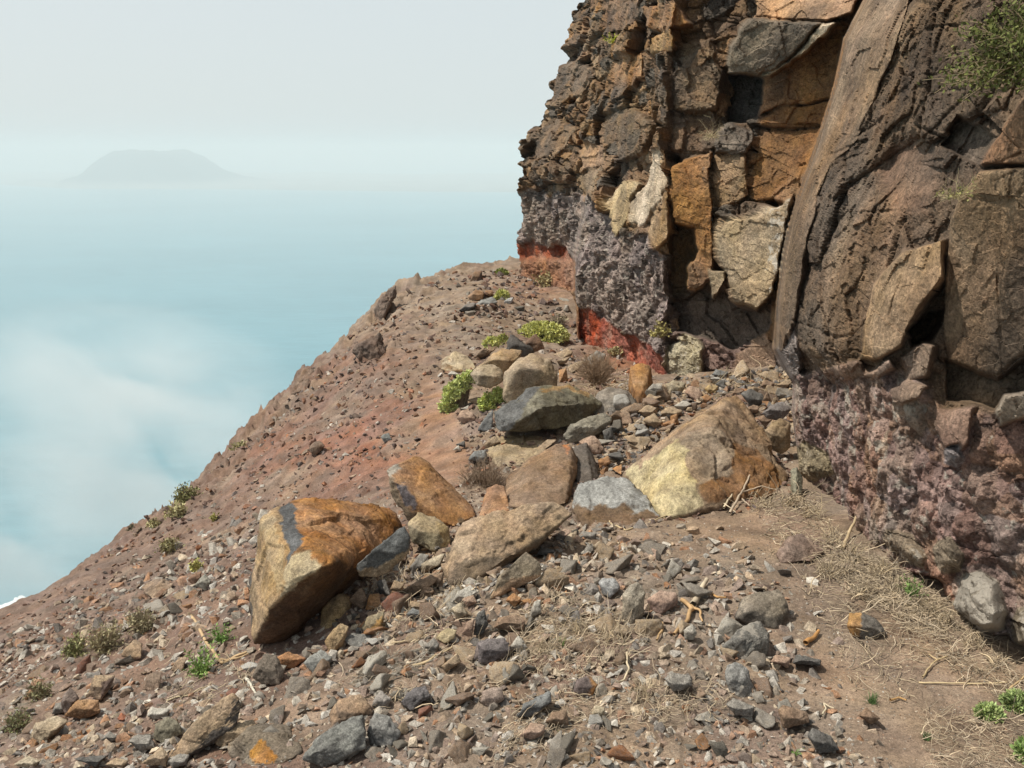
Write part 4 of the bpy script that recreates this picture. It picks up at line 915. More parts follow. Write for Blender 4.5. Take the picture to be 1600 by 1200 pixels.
CHUNKS = [('pinkish',[(904,690),(915,682),(930,679),(945,700),(936,710),(918,707)]),('tan',[(996,643),(1012,632),(1028,637),(1010,652)]),('tan',[(1027,648),(1044,634),(1067,642),(1056,653)]),('tan',[(1003,657),(1022,645),(1037,660),(1022,669)]),
 ('orange',[(1033,663),(1054,654),(1057,664),(1042,668)]),('pinkish',[(1069,613),(1077,602),(1094,607),(1099,618),(1089,627)]),('ochre',[(1101,608),(1108,600),(1123,603),(1119,613),(1106,616)]),('orange',[(1094,622),(1104,615),(1113,622),(1101,632)]),('pale',[(1052,634),(1070,625),(1081,632),(1066,641)]),
 ('dark grey',[(1157,615),(1172,606),(1191,616),(1197,629),(1175,636)]),('brown',[(1184,654),(1196,645),(1208,655),(1196,668)]),('slate',[(1112,585),(1118,577),(1138,581),(1134,592)]),('brown',[(1188,604),(1194,592),(1211,598),(1208,608)]),('orange',[(934,719),(951,711),(955,724),(937,732)]),('orange',[(955,732),(972,725),(971,742)]),('dark grey',[(941,673),(956,666),(959,683),(946,694)]),
 ('grey',[(640,886),(657,864),(671,867),(645,898)]),('cream',[(656,882),(680,869),(696,864),(691,881),(657,897)]),('tan',[(609,921),(617,906),(633,912),(625,928)]),('dark grey',[(589,908),(602,904),(611,931),(592,928)]),('brown',[(621,926),(680,894),(688,902),(646,931)]),('brown',[(544,938),(565,916),(575,937),(567,953)]),('orange',[(571,953),(577,929),(592,926),(596,951)]),
 ('pale',[(702,946),(715,925),(735,914),(746,925),(725,942)]),('cream',[(704,951),(720,941),(731,960),(715,968)]),('pinkish',[(721,936),(740,929),(746,942),(730,948)]),('slate',[(634,961),(645,949),(661,957),(655,966)]),('dark grey',[(739,993),(745,960),(757,951),(763,975),(755,991)]),('pinkish',[(721,991),(730,972),(741,966),(738,996)]),
 ('brown',[(771,981),(780,964),(805,959),(823,970),(817,984)]),('pale',[(830,953),(835,939),(845,936),(846,957),(827,968)]),('orange',[(789,938),(802,926),(816,935),(805,948)]),('pale',[(796,1011),(810,991),(826,1012),(812,1021)]),('grey',[(661,1011),(677,996),(688,1007),(680,1021)]),('tan',[(689,1041),(715,1019),(721,1035),(695,1051)]),('grey',[(899,841),(910,829),(933,832),(930,843)]),('pale',[(816,856),(822,841),(841,855),(835,862)]),
 ('brown',[(741,558),(768,537),(784,532),(761,556)]),('tan',[(864,554),(887,543),(895,550),(891,561),(878,561)]),('tan',[(886,574),(900,565),(915,563),(904,576),(893,583)]),('orange',[(873,578),(885,574),(888,595),(874,598)]),('grey',[(914,561),(933,547),(947,553),(944,571),(918,574)]),('pinkish',[(712,653),(722,640),(740,644),(743,656),(724,661)]),('pale',[(719,639),(733,633),(732,642)]),('pale',[(699,585),(706,579),(718,584),(710,588)]),
 ('dark grey',[(711,695),(727,688),(727,699)]),('pale',[(707,703),(717,695),(721,705)]),('slate',[(745,673),(762,646),(771,640),(769,673)]),('slate',[(730,719),(742,704),(760,702),(763,723)]),('tan',[(837,703),(856,686),(871,687),(849,703)]),
 ('grey',[(198,1158),(218,1146),(236,1149),(242,1168),(220,1174)]),('grey',[(156,1156),(171,1141),(185,1152),(173,1161)]),('pale',[(230,1119),(236,1104),(266,1108),(260,1122),(241,1124)]),('reddish',[(183,1124),(189,1112),(200,1121),(192,1126)]),('tan',[(219,1193),(252,1167),(263,1178),(260,1198)]),('grey',[(261,1190),(278,1177),(297,1178),(291,1195),(270,1200)]),('grey',[(80,1116),(87,1099),(97,1096),(102,1113)]),('dark grey',[(114,1185),(168,1180),(150,1197)]),('cream',[(20,1195),(47,1180),(61,1190),(52,1202)]),('tan',[(162,1195),(181,1183),(200,1189),(192,1203)]),
 ('brown',[(1216,1110),(1222,1100),(1262,1112),(1266,1130),(1224,1138)]),('dark grey',[(1262,1150),(1268,1136),(1300,1150),(1312,1172),(1280,1178)]),('pinkish',[(1204,1034),(1212,1022),(1236,1028),(1232,1044)]),('dark grey',[(1238,1036),(1244,1022),(1284,1032),(1282,1040)]),('brown',[(1340,1118),(1352,1104),(1376,1122),(1362,1132)]),('grey',[(1134,1100),(1144,1090),(1180,1104),(1176,1120),(1150,1116)]),
 ('pale',[(1070,1000),(1068,984),(1082,974),(1090,988),(1084,1000)]),('grey',[(1038,1060),(1048,1050),(1080,1056),(1084,1072),(1052,1082)]),('brown',[(850,1130),(862,1112),(886,1108),(890,1134)]),('slate',[(806,1120),(820,1098),(860,1080),(862,1096),(836,1118)]),('cream',[(922,1118),(930,1100),(946,1106),(944,1124)]),('pinkish',[(812,1150),(830,1128),(852,1132),(850,1148),(832,1156)])]
_r = np.random.default_rng(77)
for (cu_, cv_, w_) in [(690,905,44),(665,925,36),(725,960,34),(650,945,30),(880,836,38),(852,862,32),(915,858,30),(868,890,28),(930,760,36),(960,715,34),(985,690,38),(1000,672,34),(975,655,40),(1020,625,32),(1060,655,30),(905,640,34),(880,560,30),(905,590,32),(940,585,30),(855,560,26),(720,600,26),(740,625,28),(765,690,34),(835,690,30),(1170,640,34),(1205,620,36),(1150,612,28),(1225,600,30),(1130,600,26),(640,880,30),(585,915,28),(950,890,26),(820,940,28),(880,950,26)]:
    a_ = np.sort(_r.uniform(0, 6.283, 6)); rr_ = _r.uniform(.75, 1.05, 6) * w_ * .5
    CHUNKS.append((['tan', 'brown', 'grey', 'tan', 'pinkish', 'orange', 'dark grey', 'tan', 'brown'][_r.integers(9)], [(cu_ + r_ * math.cos(t_), cv_ + .62 * r_ * math.sin(t_)) for t_, r_ in zip(a_, rr_)]))
def build_chunks():
    for tone, ol in CHUNKS:
        a = np.array(ol, float); u, v = a.mean(0); w = a[:, 0].max() - a[:, 0].min(); h = a[:, 1].max() - a[:, 1].min()
        c, t = TONES[tone]
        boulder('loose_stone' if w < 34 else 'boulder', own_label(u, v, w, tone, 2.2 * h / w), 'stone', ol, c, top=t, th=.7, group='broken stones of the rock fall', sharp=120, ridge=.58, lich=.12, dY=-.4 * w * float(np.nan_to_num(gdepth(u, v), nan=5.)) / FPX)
STONE_MESH = [mesh_data('loose_stone', *stone_shape(500 + k, 4), M_STONE, col=(1, 1, 1), lich=.10 + .25 * (k % 4 == 0), pit=.7) for k in range(14)]
def rand_in(poly, n):
    p = np.array(poly, float); out = []
    lo, hi = p.min(0), p.max(0)
    while len(out) < n:
        q = RNG.uniform(lo, hi, (400, 2)); m = inpoly(q[:, 0], q[:, 1], p) > 0
        out += [tuple(x) for x in q[m]]
    return out[:n]
SHAPE_W = {'grey': .5, 'brown': .22, 'tan': .12, 'rust': .08, 'pale': .08}
LM = ['split orange boulder','dark slab on the split boulder','tilted orange slab','pale tan block','broad pinkish slab','small upright orange stone','brown slab with orange lichen','dark block right of the lichen slab','big dark propped boulder','tan rock under the propped boulder',
 'grey tan worn rock','half buried grey boulder','large light tan boulder','rounded buff rock','tan orange slab','flat cream topped rock','charcoal wedge rock','chocolate brown rock','orange standing block','light grey flat stone','buff slab',
 'great triangular boulder','blue grey topped block','tan stone squeezed at the cliff','slate grey stone','thin pale splinter','flat mauve brown rock','grey brown angular rock','rough whitish rock','mottled egg shaped rock','two toned ochre rock',
 'pale cream upright stone','silvery grey stone','pinkish rusty ended stone','tilted buff grey slab','round orange rimmed stone','dark purple grey slab','ochre rounded rock','tan oval stone','smooth grey stone','amber faced stone',
 'flat orange brown stone','upright dark brown rock','pale blue grey stone','rounded fawn rock','long smooth grey slab','block with rusty lichen','cool grey boulder','light grey pointed stone','cream loaf stone','brown grey flat rock',
 'knobbly violet grey stone','pinkish cream stone','long fallen tan rock','tan slab of the long fallen rock','rust brown plate','sand brown squared block','mauve flat stone','cream and tan rock','olive grey lichened rock','low brown stone',
 'brown split stone','fawn pointed stone','dark rugged outcrop','brown embedded lump','single grey slope stone','broad weathered tan rock','rust brown stone','pale grey slope stone','brown shoulder block','flat dark shoulder slab','orange brown far block',
 'white bleached slab','grey far slab','rusty small far block','skyline crag','lower skyline crag','white mottled rock']
USED = set()
def own_label(u, v, px, kind, flat):
    d = [(math.hypot(a - u, b - v) - .5 * s, k) for k, (a, b, s) in enumerate(MARKS[:len(LM)])]
    size = 'large' if px > 42 else 'middling' if px > 30 else 'small'
    shape = 'flat' if flat < .85 else 'chunky' if flat > 1.05 else 'angular'
    for dist, k in sorted(d)[:9]:
        a, b, s = MARKS[k]
        if abs(u - a) > abs(v - b): w = 'just left of' if u < a else 'just right of'
        else: w = 'just above' if v < b else 'just below'
        if dist > 70: w = w.replace('just', 'some way')
        for t in (f'{size} {shape} {kind} stone {w} the {LM[k]}',):
            if (kind, w, k) not in USED and t not in USED:
                USED.add(t); USED.add((kind, w, k)); return t
    for dist, k in sorted(d)[:9]:
        a, b, s = MARKS[k]
        w = ('above' if v < b else 'below') + (' and left of' if u < a else ' and right of')
        t = f'{size} {shape} {kind} stone {w} the {LM[k]}'
        if t not in USED: USED.add(t); return t
    return f'{size} {shape} {kind} stone among others near the {LM[sorted(d)[0][1]]}'
def lay_stones(poly, n, px0, px1, where, weights):
    names = list(weights); w = np.array([weights[k] for k in names]); w = w / w.sum()
    for (u, v) in rand_in(poly, n):
        Y = float(gdepth(u, v))
        if not np.isfinite(Y): continue
        kind = names[RNG.choice(len(names), p=w)]
        cols = dict(ZONES)[kind]; c = np.array(cols[RNG.integers(len(cols))]) * RNG.uniform(.85, 1.15)
        px = px0 + (px1 - px0) * RNG.random() ** 1.5
        s = .6 * px * Y / FPX
        p = gpoint(u, v)
        o = bpy.data.objects.new('loose_stone', STONE_MESH[RNG.integers(len(STONE_MESH))]); COL.objects.link(o)
        o.location = (p[0], p[1], float(surf(p[0], p[1])[0]) + .02 * s)
        fl = RNG.uniform(.7, 1.2); o.scale = (s * RNG.uniform(.9, 1.2), s * RNG.uniform(.8, 1.1), s * fl)
        o.rotation_euler = (RNG.normal() * .35, RNG.normal() * .35, RNG.uniform(0, 6.28))
        o.color = (*c, 1)
        tag(o, own_label(u, v, px, kind, fl), 'stone', f'stones {where}')
build_chunks()
lay_stones(FORE, 116, 24, 66, 'lying loose in the near rubble with straw', SHAPE_W)
lay_stones(LEFT, 46, 16, 46, 'lying on the near left scree', {'grey': .3, 'brown': .3, 'tan': .15, 'rust': .17, 'pale': .08})
lay_stones(PILE, 44, 20, 52, 'in the rock pile under the cliff', {'grey': .25, 'brown': .25, 'tan': .4, 'pale': .1})
lay_stones(FARP, 24, 9, 20, 'on the far shoulder', {'grey': .55, 'brown': .25, 'pale': .2})

def scree(name, label, polys, n, pal, px0, px1, powr=2.4, sparse=None):
    """thousands of stones too small to pick apart, joined"""
    base = []
    for k in range(18):
        r = np.random.default_rng(1000 + k)
        P = r.normal(size=(9, 3)); P /= np.linalg.norm(P, axis=1)[:, None]; P *= np.array([1, r.uniform(.6, .9), r.uniform(.4, .75)])
        bm = bmesh.new(); [bm.verts.new(p) for p in P]; bmesh.ops.convex_hull(bm, input=bm.verts[:])
        bm.verts.ensure_lookup_table(); bm.verts.index_update()
        base.append((np.array([v.co[:] for v in bm.verts]), np.array([[v.index for v in f.verts] for f in bm.faces]))); bm.free()
    Vs, Fs, Cs = [], [], []; off = 0
    pal = np.array(pal)
    uv = []
    for poly, share in polys: uv += rand_in(poly, int(n * share))
    uv = np.array(uv)
    Y = gdepth(uv[:, 0], uv[:, 1]); ok = np.isfinite(Y); uv = uv[ok]; Y = Y[ok]
    if sparse is not None:
        keep = RNG.random(len(uv)) < sparse(uv[:, 0], uv[:, 1], unproj(uv[:, 0], uv[:, 1], Y)); uv = uv[keep]; Y = Y[keep]
    P = unproj(uv[:, 0], uv[:, 1], Y); P[:, 2] = surf(P[:, 0], P[:, 1])
    m = len(uv)
    s = .5 * (px0 + (px1 - px0) * RNG.random(m) ** powr) * Y / FPX
    lift = RNG.uniform(-.2, .3, m); yaw = RNG.uniform(0, 6.283, m); tx = RNG.normal(0, .4, m); ty = RNG.normal(0, .4, m)
    pick = RNG.integers(0, len(base), m); cid = RNG.integers(0, len(pal), m)
    cc = pal[cid] * RNG.uniform(.75, 1.25, (m, 1))
    for k, (bv, bf) in enumerate(base):
        idx = np.where(pick == k)[0]
        if len(idx) == 0: continue
        cz, sz = np.cos(yaw[idx]), np.sin(yaw[idx])
        x, y, z = bv[:, 0][None], bv[:, 1][None], bv[:, 2][None]
        z2 = z + tx[idx][:, None] * x * .8 + ty[idx][:, None] * y * .8
        X = x * cz[:, None] - y * sz[:, None]; Yy = x * sz[:, None] + y * cz[:, None]
        W = np.stack([X, Yy, z2], -1) * s[idx][:, None, None] + P[idx][:, None, :] + np.array([0, 0, 1.0])[None, None] * (lift[idx] * s[idx])[:, None, None]
        nv = len(bv)
        Vs.append(W.reshape(-1, 3)); Fs.append((bf[None] + (off + np.arange(len(idx)) * nv)[:, None, None]).reshape(-1, 3))
        Cs.append(np.repeat(cc[idx], nv, 0)); off += nv * len(idx)
    V = np.concatenate(Vs); F = np.concatenate(Fs); C = np.concatenate(Cs)
    o = add(name, mesh_data(name, V, F, M_STONE, col=C, lich=.08, pit=.5, smooth=False))
    tag(o, label, None, None, 'stuff')
    return o
NEARP = [(-150,1250),(-100,1080),(0,1000),(200,880),(400,800),(640,880),(900,820),(1120,820),(1260,900),(1330,1010),(1420,1250)]
MIDP = [(0,965),(110,905),(215,830),(305,772),(390,690),(470,600),(575,510),(600,480),(690,430),(810,420),(900,500),(1040,600),(1240,600),(1240,790),(1000,830),(880,830),(640,900),(380,900),(100,1010),(0,1100)]
pal_near = 1.12 * np.array([(.24,.18,.135),(.22,.185,.15),(.31,.275,.235),(.33,.245,.175),(.16,.14,.125),(.40,.32,.235),(.29,.165,.10),(.25,.18,.14),(.40,.36,.31),(.22,.165,.135),(.34,.31,.275)])
pal_mid = [(.21,.125,.088),(.18,.11,.085),(.25,.14,.085),(.15,.105,.09),(.28,.135,.08),(.42,.37,.32),(.20,.14,.11),(.13,.10,.09),(.29,.21,.15),(.34,.285,.24),(.17,.10,.075)]
def sp_near(u, v, P):
    w = .55 + .9 * sstep(-.3, .4, fbm(P * 1.3, 301, 3))
    return np.clip(w * (1 - .80 * sstep(-10, 30, inpoly(u, v, PATH2_POLY))), .0, 1)
def sp_mid(u, v, P):
    w = .35 + .9 * sstep(-.35, .35, fbm(P * .9, 302, 3))
    w = w * (1 - .9 * sstep(-6, 12, inpoly(u, v, PATH_POLY)))
    return np.clip(w, 0, 1)
scree('scree_rubble', 'loose grey and brown rubble covering the near ground', [(NEARP, 1.0)], 17000, pal_near, 3.2, 36, 3.0, sp_near)
scree('scree_gravel', 'fine reddish gravel strewn over the hillside', [(MIDP, 1.0)], 23000, pal_mid, 2.2, 17, 2.9, sp_mid)
scree('cobble_rubble', 'dense angular cobbles of the near rockfall apron', [(FORE, .62), (LEFT, .22), ([(560,900),(640,870),(720,900),(900,830),(1030,850),(900,930),(700,980),(540,1010)], .3)], 3600, pal_near, 8, 30, 1.7, lambda u, v, P: .35 + .65 * sstep(-.2, .3, fbm(P * 1.8, 310, 3)))
scree('path_grit', 'fine grit and chips on the bare path', [(PATH2_POLY, .6), (NEARP, .7)], 6500, pal_near, 1.5, 6, 3, None)
def pile_sp(u, v, P): return np.ones(len(u))
scree('pile_rubble', 'broken tan and grey rubble between the fallen boulders', [(PILE, .6), ([(1040,600),(1240,570),(1260,620),(1240,680),(1180,640),(1140,600)], .25), ([(640,860),(780,850),(900,830),(890,880),(700,940),(560,1000),(560,920)], .4)], 2600,
      [(.40,.30,.20),(.30,.21,.13),(.24,.215,.19),(.19,.16,.14),(.38,.30,.22),(.28,.16,.09),(.16,.15,.145)], 4, 22, 2.0)

# ------------------------------------------------------------------ plants
def tubes(paths, radii, sides=3):
    """tapering stems: list of (n,3) points with radius at the root and tip"""
    Vs, Fs = [], []; off = 0
    for p, (r0, r1) in zip(paths, radii):
        p = np.asarray(p, float); n = len(p)
        t = np.gradient(p, axis=0); t /= np.linalg.norm(t, axis=1)[:, None] + 1e-9
        a = np.cross(t, np.array([.3, .2, 1.0])); a /= np.linalg.norm(a, axis=1)[:, None] + 1e-9
        b = np.cross(t, a)
        r = np.linspace(r0, r1, n)
        ang = np.arange(sides) * 2 * math.pi / sides
        ring = p[:, None] + r[:, None, None] * (np.cos(ang)[None, :, None] * a[:, None] + np.sin(ang)[None, :, None] * b[:, None])
        Vs.append(ring.reshape(-1, 3))
        i = np.arange(n - 1)[:, None] * sides; j = np.arange(sides)[None]; j2 = (j + 1) % sides
        Fs.append((off + np.stack([i + j, i + j2, i + sides + j2, i + sides + j], -1)).reshape(-1, 4)); off += n * sides
    return np.concatenate(Vs), np.concatenate(Fs)
def wander(p0, d, L, n, wob, r, grav=0.0):
    p = [np.array(p0, float)]; d = np.array(d, float); d /= np.linalg.norm(d)
    for k in range(n):
        d = d + r.normal(size=3) * wob; d[2] -= grav; d /= np.linalg.norm(d)
        p.append(p[-1] + d * L / n)
    return np.array(p)
def leaf_quads(P, D, L, W, r):
    """leaf-sized faces at P pointing along D, folded along the midrib"""
    n = len(P); D = D / (np.linalg.norm(D, axis=1)[:, None] + 1e-9)
    S = np.cross(D, r.normal(size=(n, 3))); S /= np.linalg.norm(S, axis=1)[:, None] + 1e-9
    L = np.broadcast_to(L, (n,))[:, None]; W = np.broadcast_to(W, (n,))[:, None]
    V = np.stack([P, P + D * L * .5 + S * W, P + D * L, P + D * L * .5 - S * W], 1)
    return V.reshape(-1, 3), np.arange(4 * n).reshape(n, 4)
def place_at(u, v, Y=None, lift=0.0):
    p = gpoint(u, v) if Y is None else unproj(u, v, Y)
    if Y is None: p[2] += lift
    return p
def cushion(name, label, u, v, wpx, hpx, green, seed, Y=None, cat='plant', dens=1.0, ragged=.25, lobes=None, leafpx=5.0, stemcol=(.22,.17,.12), group=None):
    """succulent shrub: branching stems carrying rosettes of small leaves"""
    r = np.random.default_rng(seed)
    c = place_at(u, v, Y); k = c[1] / FPX / (CP - 0) ; w = .5 * wpx * k; h = hpx * k
    root = empty(name, c); tag(root, label, cat, group)
    lobes = lobes or [(0, 0, 1.0)]
    st, sr, LP, LD = [], [], [], []
    for (lx, lz, ls) in lobes:
        n = int(150 * dens * ls)
        for i in range(n):
            th = r.uniform(0, 6.283); ph = math.acos(r.uniform(.0, 1)); rr = ls * (1 - ragged * r.random())
            tip = np.array([lx * w + math.cos(th) * math.sin(ph) * w * rr, math.sin(th) * math.sin(ph) * w * .85 * rr, lz * h + (math.cos(ph)) * h * rr * (1 if lz >= 0 else 1)])
            root0 = np.array([lx * w * .5 + r.normal() * .06 * w, r.normal() * .06 * w, -.03 * h])
            if i % 2 == 0:
                mid = .55 * tip + .45 * root0 + r.normal(size=3) * .07 * w + np.array([0, 0, .04 * h])
                tt = np.linspace(0, 1, 5)[:, None]
                st.append((1 - tt) ** 2 * root0 + 2 * tt * (1 - tt) * mid + tt ** 2 * tip); sr.append((.012 * w + .0015, .003 * w + .0006))
            out = tip - root0; out /= np.linalg.norm(out) + 1e-9
            for j in range(7):
                LP.append(tip + r.normal(size=3) * .012 * w); LD.append(out * .6 + r.normal(size=3) * .6 + np.array([0, 0, .25]))
    V, F = tubes(st, sr); add('stems', mesh_data('stems', V, F, M_STRAW, col=stemcol, smooth=True), root)
    LP = np.array(LP); LD = np.array(LD)
    V, F = leaf_quads(LP, LD, leafpx * 1.7 * k * r.uniform(.7, 1.3, len(LP)), leafpx * .42 * k, r)
    g = np.array(green) * r.uniform(.65, 1.35, (len(LP), 1)) * np.array([1, 1, 1]) + r.normal(0, .012, (len(LP), 3))
    add('leaves', mesh_data('leaves', V, F, M_LEAF, col=np.repeat(np.clip(g, .01, .7), 4, 0), smooth=False), root)
    return root
def dry_shrub(name, label, u, v, wpx, hpx, seed, twig=(.27,.20,.135), leaf=(.17,.165,.075), nl=400, ns=90, Y=None, cat='shrub', lean=(0, 0, 1), spread=1.0, leafpx=3.0, group=None, down=0.0):
    r = np.random.default_rng(seed)
    c = place_at(u, v, Y); k = c[1] / FPX; w = .5 * wpx * k * 1.1; h = hpx * k * 1.15; leafpx = leafpx * 1.25
    leaf = np.array(leaf) * 1.35
    root = empty(name, c); tag(root, label, cat, group)
    st, sr, LP, LD = [], [], [], []
    for i in range(ns):
        d = np.array([r.normal() * spread, r.normal() * spread, abs(r.normal()) * .6 + .55]) + np.array(lean) * .4; d /= np.linalg.norm(d)
        Lh = np.sqrt((d[0] * w) ** 2 + (d[1] * w) ** 2 + (d[2] * h) ** 2) * r.uniform(.65, 1.05)
        p = wander(r.normal(size=3) * .08 * w * np.array([1, 1, .1]), d, Lh, 6, .16, r, down)
        st.append(p); sr.append((.010 * w + .0008, .003 * w + .0004))
        for b in range(3):
            q = p[r.integers(2, 6)]; pb = wander(q, d + r.normal(size=3) * .6, Lh * r.uniform(.2, .45), 4, .2, r, down)
            st.append(pb); sr.append((.005 * w + .0005, .002 * w + .0003)); LP.append(pb[1:]); 
        LP.append(p[2:])
    V, F = tubes(st, sr)
    cc = np.array(twig) * 1.0 * np.repeat(r.uniform(.7, 1.3, len(V) // 3 + 1), 3)[:len(V), None]
    add('twigs', mesh_data('twigs', V, F, M_STRAW, col=cc), root)
    if nl:
        LPa = np.concatenate(LP); idx = r.integers(0, len(LPa), nl)
        Q = LPa[idx] + r.normal(size=(nl, 3)) * .04 * w; D = r.normal(size=(nl, 3)) + np.array([0, 0, .5])
        V, F = leaf_quads(Q, D, leafpx * 1.5 * k * r.uniform(.6, 1.3, nl), leafpx * .4 * k, r)
        g = np.array(leaf) * r.uniform(.6, 1.4, (nl, 1))
        add('leaves', mesh_data('leaves', V, F, M_LEAF, col=np.repeat(np.clip(g, .01, .6), 4, 0), smooth=False), root)
    return root
def weed(name, label, u, v, wpx, hpx, seed, col=(.10,.22,.045), n=16, Y=None, cat='weed', leaflets=9, lw=.10, group=None):
    """fresh green weed with feathery leaves"""
    r = np.random.default_rng(seed)
    c = place_at(u, v, Y); k = c[1] / FPX; w = .5 * wpx * k; h = hpx * k
    root = empty(name, c); tag(root, label, cat, group)
    st, sr, LP, LD, LL = [], [], [], [], []
    for i in range(n):
        th = r.uniform(0, 6.283); e = r.uniform(.1, 1)
        d = np.array([math.cos(th) * w * e, math.sin(th) * w * e, h * r.uniform(.5, 1.0)]); L = np.linalg.norm(d)
        p = wander((0, 0, -.005), d, L, 6, .12, r, .05); st.append(p); sr.append((.03 * w * .5, .008 * w))
        for j in range(1, 7):
            for s in range(leaflets // 3):
                LP.append(p[j]); LD.append(np.cross(p[j] - p[j - 1], r.normal(size=3)) / (L / 6) + (p[j] - p[j - 1]) / (L / 6)); LL.append(L * .28 * (1 - .08 * j))
    V, F = tubes(st, sr); add('stems', mesh_data('stems', V, F, M_LEAF, col=np.array(col) * 1.1), root)
    LP = np.array(LP); LD = np.array(LD); LL = np.array(LL)
    V, F = leaf_quads(LP, LD, LL * r.uniform(.6, 1.2, len(LL)), LL * lw * 1.6, r)
    g = np.array(col) * r.uniform(.6, 1.5, (len(LP), 1))
    add('leaves', mesh_data('leaves', V, F, M_LEAF, col=np.repeat(np.clip(g, .01, .6), 4, 0), smooth=False), root)
    return root
def tuft(name, label, u, v, wpx, hpx, seed, col=(.12,.17,.05), n=70, Y=None, cat='grass tuft', group=None):
    r = np.random.default_rng(seed)
    c = place_at(u, v, Y); k = c[1] / FPX; w = .5 * wpx * k; h = hpx * k
    st, sr = [], []
    for i in range(n):
        d = np.array([r.normal() * w * .6, r.normal() * w * .6, h * r.uniform(.5, 1.1)])
        st.append(wander((r.normal() * w * .3, r.normal() * w * .3, -.004), d, np.linalg.norm(d), 5, .14, r, .05)); sr.append((.6 * k, .2 * k))
    V, F = tubes(st, sr)
    cc = np.array(col) * np.repeat(np.repeat(r.uniform(.6, 1.5, n), 6), 3)[:, None]
    o = mesh_at(name, V + c, F, M_LEAF, c, col=np.clip(cc, .01, .6)); tag(o, label, cat, group)
    return o
YG = (.54,.54,.20)
cushion('cushion_plant', 'yellow green cushion plant beside the red clay foot of the cliff', 848, 530, 80, 24, YG, 1, dens=4.0, ragged=.12, leafpx=3.0)
cushion('green_bush', 'larger bright green bush growing beside the bare path', 716, 640, 62, 58, (.50,.54,.22), 2, dens=3.2, ragged=.6, leafpx=3.2, lobes=[(-.5,-.05,.5),(-.15,.3,.5),(.25,.55,.42),(.55,.75,.3),(-.45,.35,.3)])
cushion('green_bush', 'leggy green clump with bare grey stems right of the path bush', 764, 642, 44, 44, (.46,.51,.17), 3, dens=2.2, ragged=.5, leafpx=3.2, lobes=[(-.1,0,.6),(.6,.3,.5)])
cushion('cushion_plant', 'small yellow green cushion among the far stones', 784, 467, 20, 12, YG, 4, dens=.6, leafpx=3.5)
cushion('cushion_plant', 'low yellow green sprig left of the dark wedge rock', 768, 540, 22, 11, YG, 5, dens=.5, leafpx=3.5, Y=8.9)
cushion('cushion_plant', 'tiny yellow green sprig tucked by the dark wedge rock', 785, 535, 16, 10, YG, 6, dens=.4, leafpx=3.5, Y=8.8)
cushion('cushion_plant', 'faint yellow green cushion close to the far cliff foot', 784, 428, 18, 7, (.28,.31,.10), 8, dens=.4, leafpx=2.6)
weed('green_weed', 'taller fresh green weed left of the split boulder', 318, 1056, 58, 60, 10, col=(.21,.31,.09), n=24)
weed('green_weed', 'fresh green weed touching the tip of the split boulder', 346, 1008, 50, 42, 11, col=(.19,.31,.085), n=22)
weed('green_weed', 'green weed growing from the cliff foot in the straw', 1426, 934, 46, 46, 12, col=(.16,.24,.075), n=22)
weed('green_weed', 'little green sprout beside the broad pinkish slab', 734, 914, 22, 12, 13, col=(.13,.24,.05), n=8)
weed('green_weed', 'little green sprout in the straw patch', 878, 1006, 18, 20, 14, col=(.12,.2,.05), n=8)
weed('green_weed', 'low green seedling at the bottom edge left of centre', 874, 1148, 20, 10, 15, col=(.16,.30,.05), n=8)
weed('green_weed', 'green seedling near the bottom of the bare path', 1242, 1180, 18, 22, 16, col=(.14,.27,.05), n=9)
tuft('green_tuft', 'small dark green tuft in the middle of the bare path', 1362, 1100, 18, 22, 17, col=(.10,.17,.06), n=60)
tuft('green_tuft', 'tiny dark green tuft low on the bare path', 1447, 1156, 16, 18, 18, col=(.10,.16,.06), n=50)
cushion('green_bush', 'low dense green plant at the right edge of the path', 1544, 1122, 40, 20, (.33,.40,.16), 19, dens=1.3, leafpx=6)
cushion('green_bush', 'spreading green plant cut by the right border under the cliff', 1588, 1104, 46, 24, (.30,.37,.15), 20, dens=1.3, leafpx=6)
cushion('green_bush', 'bright green leafy plant in the lower right corner', 1606, 1186, 40, 34, (.32,.42,.15), 21, dens=1.0, leafpx=8)
OL = (.30,.27,.14)
dry_shrub('dry_shrub', 'tallest olive shrub on the skyline edge of the slope', 292, 787, 34, 34, 30, leaf=(.15,.145,.06), nl=900, ns=70)
dry_shrub('dry_shrub', 'grey olive shrub on the skyline just below the tallest one', 276, 806, 32, 24, 31, leaf=OL, nl=600, ns=70)
dry_shrub('dry_shrub', 'small dark shrub on the lower skyline', 208, 834, 14, 12, 32, leaf=(.12,.11,.07), nl=200, ns=40)
dry_shrub('dry_shrub', 'round grey shrub set back from the skyline', 240, 824, 20, 13, 33, leaf=OL, nl=260, ns=50)
dry_shrub('dry_shrub', 'pale olive shrub on the slope beneath the skyline pair', 266, 862, 44, 24, 34, leaf=(.22,.20,.10), nl=500, ns=80)
dry_shrub('dry_shrub', 'wide straw coloured shrub on the left slope', 165, 1014, 58, 52, 35, leaf=(.24,.21,.12), nl=900, ns=120, twig=(.30,.24,.16))
dry_shrub('dry_shrub', 'straw coloured shrub right of the wide one on the left slope', 222, 985, 46, 40, 36, leaf=(.23,.20,.12), nl=700, ns=100, twig=(.30,.24,.16))
dry_shrub('dry_shrub', 'green tinged shrub left of the wide straw coloured one', 120, 1026, 42, 36, 37, leaf=(.19,.19,.08), nl=700, ns=90)
dry_shrub('dry_shrub', 'low patchy shrub near the lower left border', 62, 1092, 46, 34, 38, leaf=(.18,.17,.09), nl=500, ns=80)
dry_shrub('dry_shrub', 'dull green shrub low on the slope in the lower left corner', 30, 1140, 50, 36, 39, leaf=(.16,.17,.08), nl=500, ns=80)
